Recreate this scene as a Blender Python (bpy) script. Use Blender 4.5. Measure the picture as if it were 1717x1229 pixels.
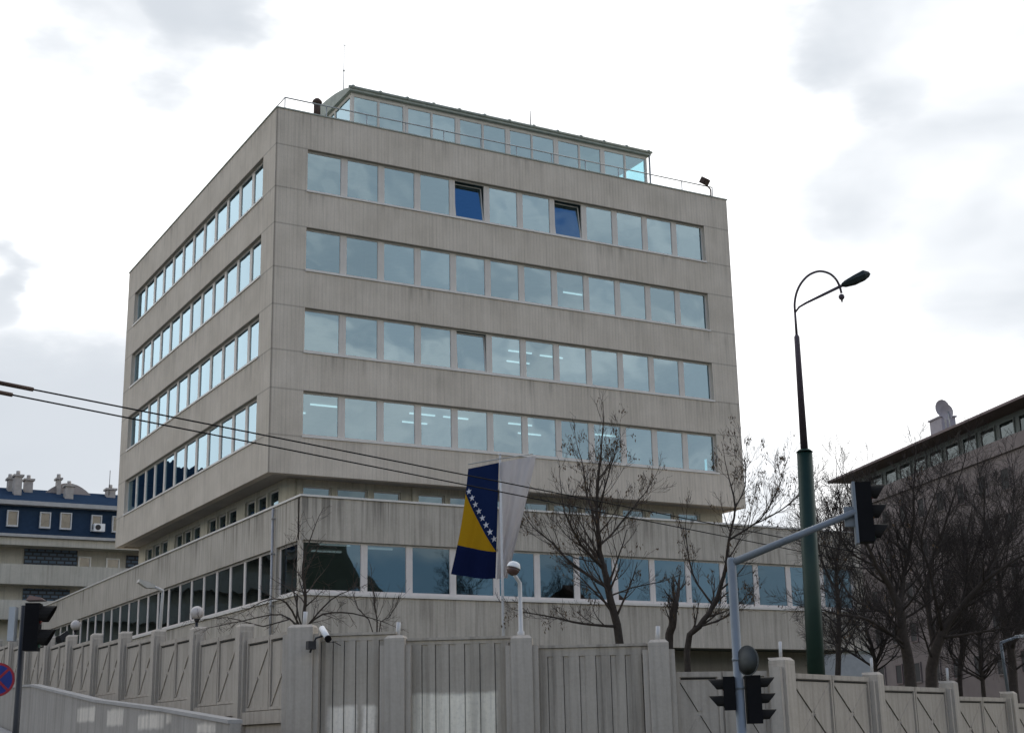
import bpy, math, random
from mathutils import Vector, Matrix, noise
R = math.radians
scene = bpy.context.scene
for o in list(bpy.data.objects): bpy.data.objects.remove(o)
col = scene.collection

# ------------------------------------------------------------------ camera
CAM = Vector((-17.6548, -50.1703, 1.6))
FOC = 2338.32; PW, PH = 1717.0, 1229.0
YAW, PITCH, ROLL = 0.51569, 0.25958, -0.02101
fw = Vector((math.sin(YAW)*math.cos(PITCH), math.cos(YAW)*math.cos(PITCH), math.sin(PITCH)))
r0 = Vector((math.cos(YAW), -math.sin(YAW), 0)); u0 = r0.cross(fw)
rt = r0*math.cos(ROLL)+u0*math.sin(ROLL); up = -r0*math.sin(ROLL)+u0*math.cos(ROLL)
cam = bpy.data.cameras.new("Camera"); camo = bpy.data.objects.new("Camera", cam); col.objects.link(camo)
cam.sensor_width = 36; cam.lens = 36*FOC/PW; cam.clip_start = .1; cam.clip_end = 6000
M = Matrix((rt, up, -fw)).transposed().to_4x4(); M.translation = CAM; camo.matrix_world = M
scene.camera = camo

def at(px, py, dep):              # a point of the place seen at a picture position, at its own real distance
    return CAM + (fw + rt*((px-PW/2)/FOC) - up*((py-PH/2)/FOC))*dep
def onY(px, py, Y):
    d = at(px, py, 1)-CAM; return CAM + d*((Y-CAM.y)/d.y)
def onX(px, py, X):
    d = at(px, py, 1)-CAM; return CAM + d*((X-CAM.x)/d.x)
def onZ(px, py, Z):
    d = at(px, py, 1)-CAM; return CAM + d*((Z-CAM.z)/d.z)

# ------------------------------------------------------------------ world and sun
SUN_EL = R(15); SUN_AZ = R(37)      # azimuth from +Y towards +X : behind the tower
sun_dir = Vector((math.sin(SUN_AZ)*math.cos(SUN_EL), math.cos(SUN_AZ)*math.cos(SUN_EL), math.sin(SUN_EL)))
world = bpy.data.worlds.new("World"); scene.world = world; world.use_nodes = True
scene.view_settings.view_transform = 'Standard'; scene.view_settings.look = 'None'
scene.view_settings.exposure = 0.35; scene.view_settings.gamma = 1.0

class NT:                           # small node-graph writer
    def __init__(s, tree): s.t = tree; s.n = tree.nodes; s.l = tree.links
    def node(s, typ, props=None, **ins):
        n = s.n.new(typ)
        for k, v in (props or {}).items(): setattr(n, k, v)
        for k, v in ins.items():
            key = int(k[1:]) if k[0] == '_' and k[1:].isdigit() else k.replace('_', ' ')
            s.set(n.inputs[key], v)
        return n
    def set(s, inp, v):
        if isinstance(v, bpy.types.NodeSocket): s.l.new(v, inp)
        else: inp.default_value = v
    def math(s, op, a, b=0.0, clamp=False):
        n = s.node('ShaderNodeMath', {'operation': op, 'use_clamp': clamp}); s.set(n.inputs[0], a); s.set(n.inputs[1], b); return n.outputs[0]
    def mix(s, f, a, b, mode='MIX'):
        n = s.node('ShaderNodeMix', {'data_type': 'RGBA', 'blend_type': mode}); s.set(n.inputs[0], f); s.set(n.inputs[6], a); s.set(n.inputs[7], b); return n.outputs[2]
    def rng(s, v, a, b, c=0.0, d=1.0, smooth=True):
        n = s.node('ShaderNodeMapRange', {'interpolation_type': 'SMOOTHSTEP' if smooth else 'LINEAR'})
        s.set(n.inputs[0], v)
        for i, q in enumerate((a, b, c, d)): s.set(n.inputs[i+1], q)
        return n.outputs[0]
    def noise(s, vec, scale, detail=4.0, rough=.5, dist=0.0):
        n = s.node('ShaderNodeTexNoise'); s.set(n.inputs['Vector'], vec); n.inputs['Scale'].default_value = scale
        n.inputs['Detail'].default_value = detail; n.inputs['Roughness'].default_value = rough; n.inputs['Distortion'].default_value = dist
        return n.outputs[0]
    def dot(s, a, v):
        n = s.node('ShaderNodeVectorMath', {'operation': 'DOT_PRODUCT'}); s.set(n.inputs[0], a); s.set(n.inputs[1], v); return n.outputs['Value']
    def vmul(s, a, v):
        n = s.node('ShaderNodeVectorMath', {'operation': 'MULTIPLY'}); s.set(n.inputs[0], a); s.set(n.inputs[1], v); return n.outputs[0]
    def sep(s, a):
        n = s.node('ShaderNodeSeparateXYZ'); s.set(n.inputs[0], a); return n.outputs

def rgb(r, g, b): return (r, g, b, 1.0)

def build_world():
    nt = world.node_tree
    for n in list(nt.nodes): nt.nodes.remove(n)
    g = NT(nt)
    dirv = g.node('ShaderNodeTexCoord').outputs['Generated']
    sky = g.node('ShaderNodeTexSky', {'sky_type': 'NISHITA', 'sun_disc': False, 'sun_elevation': SUN_EL, 'sun_rotation': SUN_AZ, 'altitude': 500.0, 'dust_density': 1.0})
    g.set(sky.inputs['Vector'], dirv) if 'Vector' in sky.inputs else None
    sd = g.dot(dirv, tuple(sun_dir))
    z = g.sep(dirv)[2]
    # cloud deck: bright towards the sun, grey-blue away from it
    st = g.vmul(dirv, (1.0, 1.0, 2.2))
    nb = g.noise(st, 6.0, 6.0, .58, .5)
    back = g.mix(g.rng(nb, .36, .64), rgb(6.7, 7.2, 7.6), rgb(12.0, 11.6, 11.1))
    back = g.mix(g.rng(z, .165, .11), back, rgb(3.4, 5.1, 6.6))
    deck = g.mix(g.rng(sd, -.55, .55), back, rgb(12.5, 12.5, 12.5))
    n1 = g.noise(st, 3.2, 6.0, .55, .4)
    # grey undersides
    deck = g.mix(g.rng(n1, .50, .74, 0, .6), deck, g.mix(g.rng(sd, -.6, .5), rgb(5.0, 5.8, 6.5), rgb(8.0, 8.2, 8.5)))
    n2 = g.noise(st, 5.0, 4.0, .5, .3)
    # the separate grey clouds
    spots = [((290, -15), .085, 1.0, 1.0), ((190, -20), .08, .85, 1.), ((360, 35), .035, .7, 1.), ((20, 505), .035, .8, 1.), ((60, 740), .10, 1., 1.), ((170, 700), .08, 1., 1.), ((150, 790), .08, .9, 1.),
             ((1530, 50), .09, .8, 1.), ((1620, 60), .06, .75, 1.), ((1600, 330), .13, .74, 1.), ((1690, 400), .11, .8, 1.), ((1700, 230), .09, .74, 1.), ((1480, 400), .08, .66, 1.), ((1250, 850), .05, .6, 1.)]
    wn = g.node('ShaderNodeTexNoise', Vector=st, Scale=7.0, Detail=5.0, Roughness=.55)
    off = g.node('ShaderNodeVectorMath', {'operation': 'MULTIPLY_ADD'}); g.set(off.inputs[0], wn.outputs['Color']); off.inputs[1].default_value = (.17, .17, .09); off.inputs[2].default_value = (-.085, -.085, -.045)
    wa = g.node('ShaderNodeVectorMath', {'operation': 'ADD'}); g.set(wa.inputs[0], dirv); g.set(wa.inputs[1], off.outputs[0])
    wv = g.node('ShaderNodeVectorMath', {'operation': 'NORMALIZE'}); g.set(wv.inputs[0], wa.outputs[0])
    tot = None
    for (px, py), rad, amt, _ in spots:
        d = (at(px, py, 1)-CAM).normalized()
        m = g.rng(g.dot(wv.outputs[0], tuple(d)), math.cos(rad*1.25), 1.0-(1-math.cos(rad))*.02)
        m = g.math('MULTIPLY', m, amt)
        tot = m if tot is None else g.math('MAXIMUM', tot, m)
    tot = g.rng(g.math('ADD', tot, g.math('MULTIPLY', g.math('SUBTRACT', n2, .5), .9)), .18, 1.0)
    deck = g.mix(g.math('MULTIPLY', tot, .92), deck, rgb(4.9, 5.3, 5.8))
    # blue holes high up and away from the sun
    hole = g.math('MULTIPLY', g.rng(g.math('ADD', g.math('MULTIPLY', n1, .55), g.math('MULTIPLY', z, .9)), .62, .80), g.rng(sd, .45, -.1))
    blue = g.mix(1.0, sky.outputs[0], rgb(1.0, 1.5, 2.2), 'MULTIPLY')
    out = g.mix(hole, deck, blue)
    bg = g.node('ShaderNodeBackground', Color=out, Strength=.1)
    g.l.new(bg.outputs[0], g.node('ShaderNodeOutputWorld').inputs[0])
build_world()
sl = bpy.data.lights.new("Sun", 'SUN'); sl.energy = 0.9; sl.angle = R(10); sl.color = (1.0, .93, .82)
so = bpy.data.objects.new("Sun", sl); col.objects.link(so)
so.rotation_euler = (-sun_dir).to_track_quat('-Z', 'Y').to_euler(); so.location = (60, 90, 60)

# ------------------------------------------------------------------ mesh helpers
class MB:
    def __init__(s): s.v = []; s.f = []; s.m = []; s.s = []
    def face(s, pts, mat=0, smooth=False):
        b = len(s.v); s.v += [tuple(p) for p in pts]; s.f.append(tuple(range(b, b+len(pts)))); s.m.append(mat); s.s.append(smooth)
    def box(s, x0, x1, y0, y1, z0, z1, mat=0, T=None):
        c = [Vector((x, y, z)) for z in (z0, z1) for y in (y0, y1) for x in (x0, x1)]
        if T is not None: c = [T @ p for p in c]
        b = len(s.v); s.v += [tuple(p) for p in c]
        for q in ((0, 2, 3, 1), (4, 5, 7, 6), (0, 1, 5, 4), (2, 6, 7, 3), (0, 4, 6, 2), (1, 3, 7, 5)):
            s.f.append(tuple(b+i for i in q)); s.m.append(mat); s.s.append(False)
    def tube(s, pts, rad, n=6, mat=0, cap=True, smooth=True):
        pts = [Vector(p) for p in pts]
        if not isinstance(rad, (list, tuple)): rad = [rad]*len(pts)
        b = len(s.v); side = None
        for i, p in enumerate(pts):
            d = (pts[min(i+1, len(pts)-1)]-pts[max(i-1, 0)]).normalized()
            if side is None: side = d.orthogonal().normalized()
            else:
                side = side - d*side.dot(d)
                side = side.normalized() if side.length > 1e-5 else d.orthogonal().normalized()
            o = d.cross(side)
            for k in range(n):
                a = 2*math.pi*k/n; s.v.append(tuple(p+(side*math.cos(a)+o*math.sin(a))*rad[i]))
        for i in range(len(pts)-1):
            for k in range(n):
                k2 = (k+1) % n
                s.f.append((b+i*n+k, b+i*n+k2, b+(i+1)*n+k2, b+(i+1)*n+k)); s.m.append(mat); s.s.append(smooth)
        if cap:
            s.f.append(tuple(b+k for k in range(n-1, -1, -1))); s.m.append(mat); s.s.append(False)
            e = b+(len(pts)-1)*n; s.f.append(tuple(e+k for k in range(n))); s.m.append(mat); s.s.append(False)
    def prism(s, poly, d, mat=0):     # poly: list of Vectors, extruded by vector d
        d = Vector(d); n = len(poly); b = len(s.v)
        s.v += [tuple(Vector(p)) for p in poly]+[tuple(Vector(p)+d) for p in poly]
        s.f.append(tuple(range(b+n-1, b-1, -1))); s.f.append(tuple(range(b+n, b+2*n))); s.m += [mat, mat]; s.s += [False, False]
        for i in range(n):
            j = (i+1) % n; s.f.append((b+i, b+j, b+n+j, b+n+i)); s.m.append(mat); s.s.append(False)
    def sphere(s, c, rx, ry=None, rz=None, nu=16, nv=10, mat=0, T=None):
        ry = ry or rx; rz = rz or rx; b = len(s.v); c = Vector(c)
        for j in range(nv+1):
            th = math.pi*j/nv
            for i in range(nu):
                ph = 2*math.pi*i/nu
                p = Vector((rx*math.sin(th)*math.cos(ph), ry*math.sin(th)*math.sin(ph), rz*math.cos(th)))
                if T is not None: p = T @ p
                s.v.append(tuple(c+p))
        for j in range(nv):
            for i in range(nu):
                i2 = (i+1) % nu
                s.f.append((b+j*nu+i, b+(j+1)*nu+i, b+(j+1)*nu+i2, b+j*nu+i2)); s.m.append(mat); s.s.append(True)
    def ring(s, x0, x1, z0, z1, y0, y1, l, r, b, t, mat=0):   # rectangular frame in the xz plane
        s.box(x0, x0+l, y0, y1, z0, z1, mat); s.box(x1-r, x1, y0, y1, z0, z1, mat)
        s.box(x0+l, x1-r, y0, y1, z0, z0+b, mat); s.box(x0+l, x1-r, y0, y1, z1-t, z1, mat)
    def build(s, name, mats, parent=None, mw=None):
        me = bpy.data.meshes.new(name); me.from_pydata(s.v, [], s.f)
        if not isinstance(mats, (list, tuple)): mats = [mats]
        for m in mats: me.materials.append(m)
        me.polygons.foreach_set('material_index', s.m); me.polygons.foreach_set('use_smooth', s.s); me.update()
        o = bpy.data.objects.new(name, me); col.objects.link(o)
        if parent is not None: o.parent = parent
        if mw is not None: o.matrix_local = mw
        return o

def tag(o, label=None, cat=None, group=None, kind=None):
    if label: o['label'] = label
    if cat: o['category'] = cat
    if group: o['group'] = group
    if kind: o['kind'] = kind
    return o
def thing(name, label, cat, loc=(0, 0, 0), rz=0.0, group=None):
    o = bpy.data.objects.new(name, None); col.objects.link(o); o.empty_display_size = .2
    o.location = loc; o.rotation_euler = (0, 0, rz); return tag(o, label, cat, group)
def copy_tree(o, parent=None):
    c = o.copy(); col.objects.link(c)
    if parent is not None: c.parent = parent
    for ch in list(o.children): copy_tree(ch, c)
    return c
def frame(loc, rz=0.0): return Matrix.Translation(Vector(loc)) @ Matrix.Rotation(rz, 4, 'Z')

# ------------------------------------------------------------------ materials
def mat_new(name):
    m = bpy.data.materials.new(name); m.use_nodes = True; t = m.node_tree
    for n in list(t.nodes): t.nodes.remove(n)
    g = NT(t); out = g.node('ShaderNodeOutputMaterial'); return m, g, out
def simple(name, c, rough=.6, metal=0.0, var=.12, scale=3.0, bump=0.0, spec=.3):
    m, g, out = mat_new(name)
    tc = g.node('ShaderNodeTexCoord').outputs['Object']
    n = g.noise(tc, scale, 5.0, .6)
    k = g.rng(n, .25, .75, 1-var, 1+var, False)
    c2 = g.mix(1.0, rgb(*c), g.node('ShaderNodeCombineColor', Red=k, Green=k, Blue=k).outputs[0], 'MULTIPLY')
    b = g.node('ShaderNodeBsdfPrincipled', Base_Color=c2, Roughness=rough, Metallic=metal)
    b.inputs['Specular IOR Level'].default_value = spec
    if bump:
        bn = g.node('ShaderNodeBump', Strength=bump, Distance=.02, Height=g.noise(tc, scale*8, 4.0, .6)); g.l.new(bn.outputs[0], b.inputs['Normal'])
    g.l.new(b.outputs[0], out.inputs[0]); return m

def concrete(name, c, streak=.35, rib=0.0, joints=(), corner_joint=False, patches=(), patch_col=(.5, .48, .43), blotch=.12, drips=()):
    """cast concrete: fluted ribs, vertical rain streaks, blotches, joint lines, white-washed patches"""
    m, g, out = mat_new(name)
    P = g.node('ShaderNodeTexCoord').outputs['Object']
    x, y, z = g.sep(P)[:3]
    n1 = g.noise(P, .55, 6.0, .6)
    n2 = g.noise(g.vmul(P, (5.5, 5.5, .22)), 1.0, 6.0, .62)
    n2b = g.noise(g.vmul(P, (16., 16., .5)), 1.0, 3.0, .6)
    n3 = g.noise(P, 14.0, 5.0, .65)
    k = g.rng(n1, .3, .7, 1-blotch, 1+blotch, False)
    k = g.math('MULTIPLY', k, g.rng(n2, .42, .72, 1.04, 1-streak))
    k = g.math('MULTIPLY', k, g.rng(n2b, .3, .75, 1.03, 1-streak*.3, False))
    k = g.math('MULTIPLY', k, g.rng(n3, .2, .8, .92, 1.08, False))
    h = n3
    if rib:
        s = g.math('ADD', x, y)
        w = g.math('PINGPONG', s, rib/2)
        w = g.math('DIVIDE', w, rib/2)
        k = g.math('MULTIPLY', k, g.rng(w, 0, .35, .93, 1.0))
        h = g.math('ADD', g.math('MULTIPLY', h, .25), g.rng(w, .0, .35))
    for jz in joints:
        d = g.math('ABSOLUTE', g.math('SUBTRACT', z, jz))
        k = g.math('MULTIPLY', k, g.rng(d, .012, .05, .72, 1.0))
    if corner_joint:
        d = g.math('MAXIMUM', g.math('ABSOLUTE', x), g.math('ABSOLUTE', y))
        k = g.math('MULTIPLY', k, g.rng(d, .03, .09, .6, 1.0))
    if drips:
        nd = g.noise(g.vmul(P, (3.2, 3.2, .12)), 1.0, 4.0, .65); nw = g.noise(P, .35, 2.0, .5)
        for (dz, ln, am) in drips:
            d = g.math('SUBTRACT', dz, z)
            f = g.math('MULTIPLY', g.rng(d, ln, .0), g.math('GREATER_THAN', d, -.02))
            f = g.math('MULTIPLY', f, g.math('MULTIPLY', g.rng(nd, .44, .66), g.rng(nw, .40, .62)))
            k = g.math('MULTIPLY', k, g.math('SUBTRACT', 1.0, g.math('MULTIPLY', f, am)))
    kc = g.node('ShaderNodeCombineColor', Red=k, Green=k, Blue=k).outputs[0]
    base = rgb(*c)
    c1 = g.mix(g.rng(n1, .35, .7, 0, .35), base, rgb(c[0]*.95, c[1]*.96, c[2]*1.0))
    pm = None
    for (x0, x1, z0, z1) in patches:
        wob = g.math('MULTIPLY', g.math('SUBTRACT', g.noise(P, 3.0, 4.0, .6), .5), .14)
        xx = g.math('ADD', x, wob); zz = g.math('ADD', z, wob)
        a = g.math('MULTIPLY', g.math('MULTIPLY', g.rng(xx, x0-.03, x0+.07), g.rng(xx, x1+.03, x1-.07)), g.math('MULTIPLY', g.rng(zz, z0-.03, z0+.07), g.rng(zz, z1+.03, z1-.07)))
        pm = a if pm is None else g.math('MAXIMUM', pm, a)
    if pm is not None: c1 = g.mix(g.math('MULTIPLY', pm, g.math('MULTIPLY', g.rng(n3, .2, .5, .75, 1.0), g.rng(n2, .35, .65, 1.0, .75))), c1, rgb(*patch_col))
    colr = g.mix(1.0, c1, kc, 'MULTIPLY')
    b = g.node('ShaderNodeBsdfPrincipled', Base_Color=colr, Roughness=.85)
    b.inputs['Specular IOR Level'].default_value = .15
    bn = g.node('ShaderNodeBump', Strength=.5, Distance=.012, Height=h); g.l.new(bn.outputs[0], b.inputs['Normal'])
    g.l.new(b.outputs[0], out.inputs[0]); return m

def glass(name, refl=.36, tint=(.40, .62, .64), rtint=(.86, 1.0, 1.04), wave=.012):
    """coated window glass: part mirror, part tinted see-through, every pane slightly warped its own way"""
    m, g, out = mat_new(name)
    P = g.node('ShaderNodeTexCoord').outputs['Object']
    oi = g.node('ShaderNodeObjectInfo').outputs['Random']
    sh = g.node('ShaderNodeVectorMath', {'operation': 'ADD'}); g.set(sh.inputs[0], P)
    cb = g.node('ShaderNodeCombineXYZ', X=g.math('MULTIPLY', oi, 37.), Y=g.math('MULTIPLY', oi, 91.), Z=g.math('MULTIPLY', oi, 53.)); g.set(sh.inputs[1], cb.outputs[0])
    h = g.noise(sh.outputs[0], .55, 1.5, .4)
    bn = g.node('ShaderNodeBump', Strength=1.0, Distance=wave, Height=h)
    bf = g.node('ShaderNodeNewGeometry').outputs['Backfacing']
    fr = g.node('ShaderNodeFresnel', IOR=g.math('SUBTRACT', 1.5, g.math('MULTIPLY', bf, .8333)), Normal=bn.outputs[0]).outputs[0]
    fac = g.math('ADD', g.math('MULTIPLY', fr, 1.1), g.math('ADD', refl-.045, g.math('MULTIPLY', oi, .05)), True)
    gl = g.node('ShaderNodeBsdfGlossy', Color=rgb(*rtint), Roughness=.015, Normal=bn.outputs[0])
    tr = g.node('ShaderNodeBsdfTransparent', Color=rgb(*tint))
    mx = g.node('ShaderNodeMixShader'); g.set(mx.inputs[0], fac); g.l.new(tr.outputs[0], mx.inputs[1]); g.l.new(gl.outputs[0], mx.inputs[2])
    g.l.new(mx.outputs[0], out.inputs[0]); return m

def emit(name, c, st):
    m, g, out = mat_new(name); e = g.node('ShaderNodeEmission', Color=rgb(*c), Strength=st); g.l.new(e.outputs[0], out.inputs[0]); return m

W, D, ZB, ZT = 22.99, 23.43, 11.55, 26.66
B0, SP, BH = 25.09, 3.4, 1.844
jz = []
for i in range(4): jz += [B0-SP*i, B0-SP*i-BH]
M_TOWER = concrete('tower_concrete', (.56, .492, .402), .10, .16, jz, True, drips=[(B0-SP*i-BH, 1.1, .30) for i in range(4)]+[(ZT, 1.2, .25)])
M_POD = concrete('podium_concrete', (.475, .425, .352), .28, .21, drips=[(10.06, 1.5, .55), (6.62, 1.6, .4)])
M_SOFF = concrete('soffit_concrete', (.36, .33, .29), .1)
M_RECESS = concrete('terrace_wall_concrete', (.50, .46, .36), .2)
M_FRAME = simple('window_frame_paint', (.60, .55, .485), .5, 0, .05)
M_PFRAME = simple('podium_frame_paint', (.66, .60, .55), .5, 0, .05)
M_SILL = simple('sill_metal', (.66, .62, .56), .45, 0, .08)
M_GLASS = glass('tower_glass', .24, (.34, .58, .64), (.70, .94, 1.08), .024)
M_GLASSP = glass('podium_glass', .11, (.08, .11, .12), (.66, .90, 1.04), .022)
M_GLASSPL = glass('side_podium_glass', .05, (.07, .09, .10), (.5, .6, .64), .02)  # darker copy of the podium glass, dim street reflections put into its tint
M_CLEAR = glass('clear_side_glass', .06, (.72, .97, .98), (.8, 1.0, 1.05), .01)
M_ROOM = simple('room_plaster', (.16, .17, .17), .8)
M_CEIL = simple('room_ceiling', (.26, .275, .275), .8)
M_TUBE = emit('fluorescent_tube', (1.0, 1.0, .97), .75)
M_ZINC = simple('zinc_roof', (.33, .35, .30), .7, .0, .2)
M_RAIL = simple('grey_rail_paint', (.34, .35, .34), .45, .4)
M_DARK = simple('dark_metal', (.03, .03, .032), .5, .3)
M_BROWN = simple('rusty_metal', (.07, .045, .035), .7, .2)
M_WHITE = simple('white_paint', (.72, .72, .70), .45)
M_GREYP = simple('grey_pole_paint', (.17, .195, .22), .5, .15, .15)
M_BLACK = simple('black_plastic', (.010, .010, .011), .7, 0, .2, 3.0, 0, .06)

# ------------------------------------------------------------------ ground
def ss(a, b, x):
    t = max(0., min(1., (x-a)/(b-a))); return t*t*(3-2*t)
def zg(x, y):
    k = .09+(.03-.09)*ss(-7.2, 4, x)
    yy = y+28.5
    s = (yy*yy/8 if yy < 4 else yy-2) if yy > 0 else 0
    s = min(s, 60+.2*max(0, s-60))
    return k*s*(1-ss(500, 2000, abs(y)))
M_ASPH = simple('asphalt', (.085, .083, .08), .85, 0, .25, 2.0, .4)
M_PAVE = simple('pavement_concrete', (.30, .29, .275), .8, 0, .15, 1.2, .3)
M_SOIL = simple('soil_and_grass', (.07, .07, .04), .95, 0, .4, 1.0, .6)
M_HILL = simple('wooded_hill', (.035, .040, .025), .95, 0, .5, .05)

def sheet(name, xs, ys, dz, mat, kind='structure', zf=zg):
    mb = MB(); n = len(xs)
    for y in ys:
        for x in xs: mb.v.append((x, y, zf(x, y)+dz))
    for j in range(len(ys)-1):
        for i in range(n-1):
            a = j*n+i; mb.f.append((a, a+1, a+n+1, a+n)); mb.m.append(0); mb.s.append(True)
    o = mb.build(name, mat); return tag(o, kind=kind)
xs = [-2500, -1200, -600, -300, -150, -90, -60]+[-50+1.0*i for i in range(110)]+[75, 110, 160, 300, 600, 1200, 2500]
ys = [-2500, -1200, -600, -300, -150, -90]+[-70+2*i for i in range(80)]+[110, 150, 220, 300, 400, 600, 1200, 2500]
sheet('ground', xs, ys, -.05, M_SOIL)
sheet('road', [-48+1.5*i for i in range(23)]+[-14.0], [-100+2*i for i in range(110)], .0, M_ASPH)
sheet('road', [-14.0+2*i for i in range(45)], [-100+2*i for i in range(33)], .0, M_ASPH)
pv = MB()
for j in range(100):
    y0, y1 = -32+2*j, -30+2*j
    for (xa, xb) in ((-13.6, -9.6),):
        za, zb_ = zg(-12, y0), zg(-12, y1)
        c = [(xa, y0, za+.13), (xb, y0, za+.13), (xb, y1, zb_+.13), (xa, y1, zb_+.13)]
        pv.face(c); pv.face([(xa, y0, za-.2), (xa, y0, za+.13), (xa, y1, zb_+.13), (xa, y1, zb_-.2)])
tag(pv.build('pavement', M_PAVE), kind='structure')
# wooded hills across the town: behind the viewer, seen mirrored in the windows
hl = MB(); NA = 240
for ring in range(3):
    for i in range(NA+1):
        a = R(95)+R(170)*i/NA; ad = math.degrees(a)
        el = 3.0+8.5*ss(151.5, 154.5, ad)*(1-ss(166, 180, ad))+1.2*math.exp(-((ad-141)/6.0)**2)+.9*noise.noise(Vector((a*6, 3.1, 0)))+.5*noise.noise(Vector((a*25, 1.1, 0)))+.25*noise.noise(Vector((a*90, 5, 0)))
        rr = (330, 430, 600)[ring]
        h = (0, 1, 1.15)[ring]*430*math.tan(R(el))
        hl.v.append((CAM.x+math.sin(a)*rr, CAM.y+math.cos(a)*rr, h if ring else -2))
for ring in range(2):
    for i in range(NA):
        a = ring*(NA+1)+i; hl.f.append((a, a+1, a+NA+2, a+NA+1)); hl.m.append(0); hl.s.append(True)
tag(hl.build('hills', M_HILL), kind='structure')

# ------------------------------------------------------------------ office building
office = thing('office_building', 'grey concrete office block with ribbon windows overhanging a wider two-storey podium', 'building')
def wall(mb, T, u0_, u1_, z0, z1, holes, th, mat=0):
    """wall in the xz plane of T, outer face y=0, thickness towards +y, real openings"""
    us = sorted({u0_, u1_, *[h[0] for h in holes], *[h[1] for h in holes]}); zs = sorted({z0, z1, *[h[2] for h in holes], *[h[3] for h in holes]})
    def solid(i, j):
        if i < 0 or j < 0 or i >= len(us)-1 or j >= len(zs)-1: return False
        cu, cz = (us[i]+us[i+1])/2, (zs[j]+zs[j+1])/2
        return not any(h[0] < cu < h[1] and h[2] < cz < h[3] for h in holes)
    P = lambda u, y, z: T @ Vector((u, y, z))
    for i in range(len(us)-1):
        for j in range(len(zs)-1):
            if not solid(i, j): continue
            a, b, c, d = us[i], us[i+1], zs[j], zs[j+1]
            mb.face([P(a, 0, c), P(b, 0, c), P(b, 0, d), P(a, 0, d)], mat); mb.face([P(b, th, c), P(a, th, c), P(a, th, d), P(b, th, d)], mat)
            if not solid(i-1, j): mb.face([P(a, th, c), P(a, 0, c), P(a, 0, d), P(a, th, d)], mat)
            if not solid(i+1, j): mb.face([P(b, 0, c), P(b, th, c), P(b, th, d), P(b, 0, d)], mat)
            if not solid(i, j-1): mb.face([P(a, th, c), P(b, th, c), P(b, 0, c), P(a, 0, c)], mat)
            if not solid(i, j+1): mb.face([P(a, 0, d), P(b, 0, d), P(b, th, d), P(a, th, d)], mat)
T_F = Matrix.Identity(4)                                              # front: x along X, outward -Y
T_L = Matrix(((0, 1, 0, 0), (-1, 0, 0, 0), (0, 0, 1, 0), (0, 0, 0, 1)))   # left: local x -> -Y, local y -> +X
T_R = Matrix(((0, -1, 0, W), (1, 0, 0, 0), (0, 0, 1, 0), (0, 0, 0, 1)))   # right: local x -> +Y, local y -> -X
FX0, FX1, LY0, LY1 = 1.368, 21.524, 1.527, 21.994
holesF = [(FX0, FX1, B0-SP*i-BH, B0-SP*i) for i in range(4)]
holesL = [(-LY1, -LY0, B0-SP*i-BH, B0-SP*i) for i in range(4)]
holesR = [(LY0, LY1, B0-SP*i-BH, B0-SP*i) for i in range(4)]
TH = .32
mb = MB(); wall(mb, T_F, 0, W, ZB, ZT, holesF, TH); wall(mb, T_L, -D+TH, -TH, ZB, ZT, holesL, TH); wall(mb, T_R, TH, D-TH, ZB, ZT, holesR, TH)
mb.box(0, W, D-TH, D, ZB, ZT)
mb.build('tower_wall', M_TOWER, office)
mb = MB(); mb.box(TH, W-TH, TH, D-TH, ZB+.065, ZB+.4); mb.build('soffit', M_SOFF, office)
mb = MB(); mb.box(TH, W-TH, TH, D-TH, 25.9, 26.42); mb.build('tower_roof', M_ZINC, office)
# metal coping on the parapet
mb = MB()
mb.box(-.04, W+.04, -.04, TH+.04, ZT, ZT+.05); mb.box(-.04, TH+.04, TH+.04, D, ZT, ZT+.05); mb.box(W-TH-.04, W+.04, TH+.04, D, ZT, ZT+.05)
mb.build('parapet_coping', M_ZINC, office)
# interiors: slabs and core
mb = MB()
for i in range(4):
    sill = B0-SP*i-BH
    zc = B0-SP*i+.16
    mb.box(TH, W-TH, TH+.25, D-TH, zc, min(zc+.8, 25.85))
mb.build('floor_slab', M_CEIL, office)
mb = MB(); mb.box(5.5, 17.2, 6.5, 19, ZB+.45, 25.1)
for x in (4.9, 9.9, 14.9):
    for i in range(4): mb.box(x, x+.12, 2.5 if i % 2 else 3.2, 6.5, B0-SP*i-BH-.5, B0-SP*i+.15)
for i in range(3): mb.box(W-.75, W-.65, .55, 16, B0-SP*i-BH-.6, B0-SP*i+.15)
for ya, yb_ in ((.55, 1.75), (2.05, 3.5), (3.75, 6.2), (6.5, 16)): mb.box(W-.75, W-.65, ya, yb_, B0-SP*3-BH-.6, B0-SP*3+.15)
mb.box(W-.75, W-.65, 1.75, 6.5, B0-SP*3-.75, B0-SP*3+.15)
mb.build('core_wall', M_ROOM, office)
mb = MB(); rnd = random.Random(5)
for i, rows in ((0, []), (1, [(15.2, 2.2)]), (2, [(12.0, 1.6), (13.7, 1.7), (12.8, 3.2)]),
                (3, [(1.0, 1.5), (2.6, 1.6), (1.8, 3.2), (7.0, 1.4), (8.6, 1.4), (7.4, 3.0), (11.8, 1.4), (13.2, 3.0), (16.6, 1.8)])):
    for (x, y) in rows:
        zc = B0-SP*i+.10
        mb.box(x, x+1.2, y+.8, y+.86, zc-.04, zc+.02)
mb.build('ceiling_light', M_TUBE, office)

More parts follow.
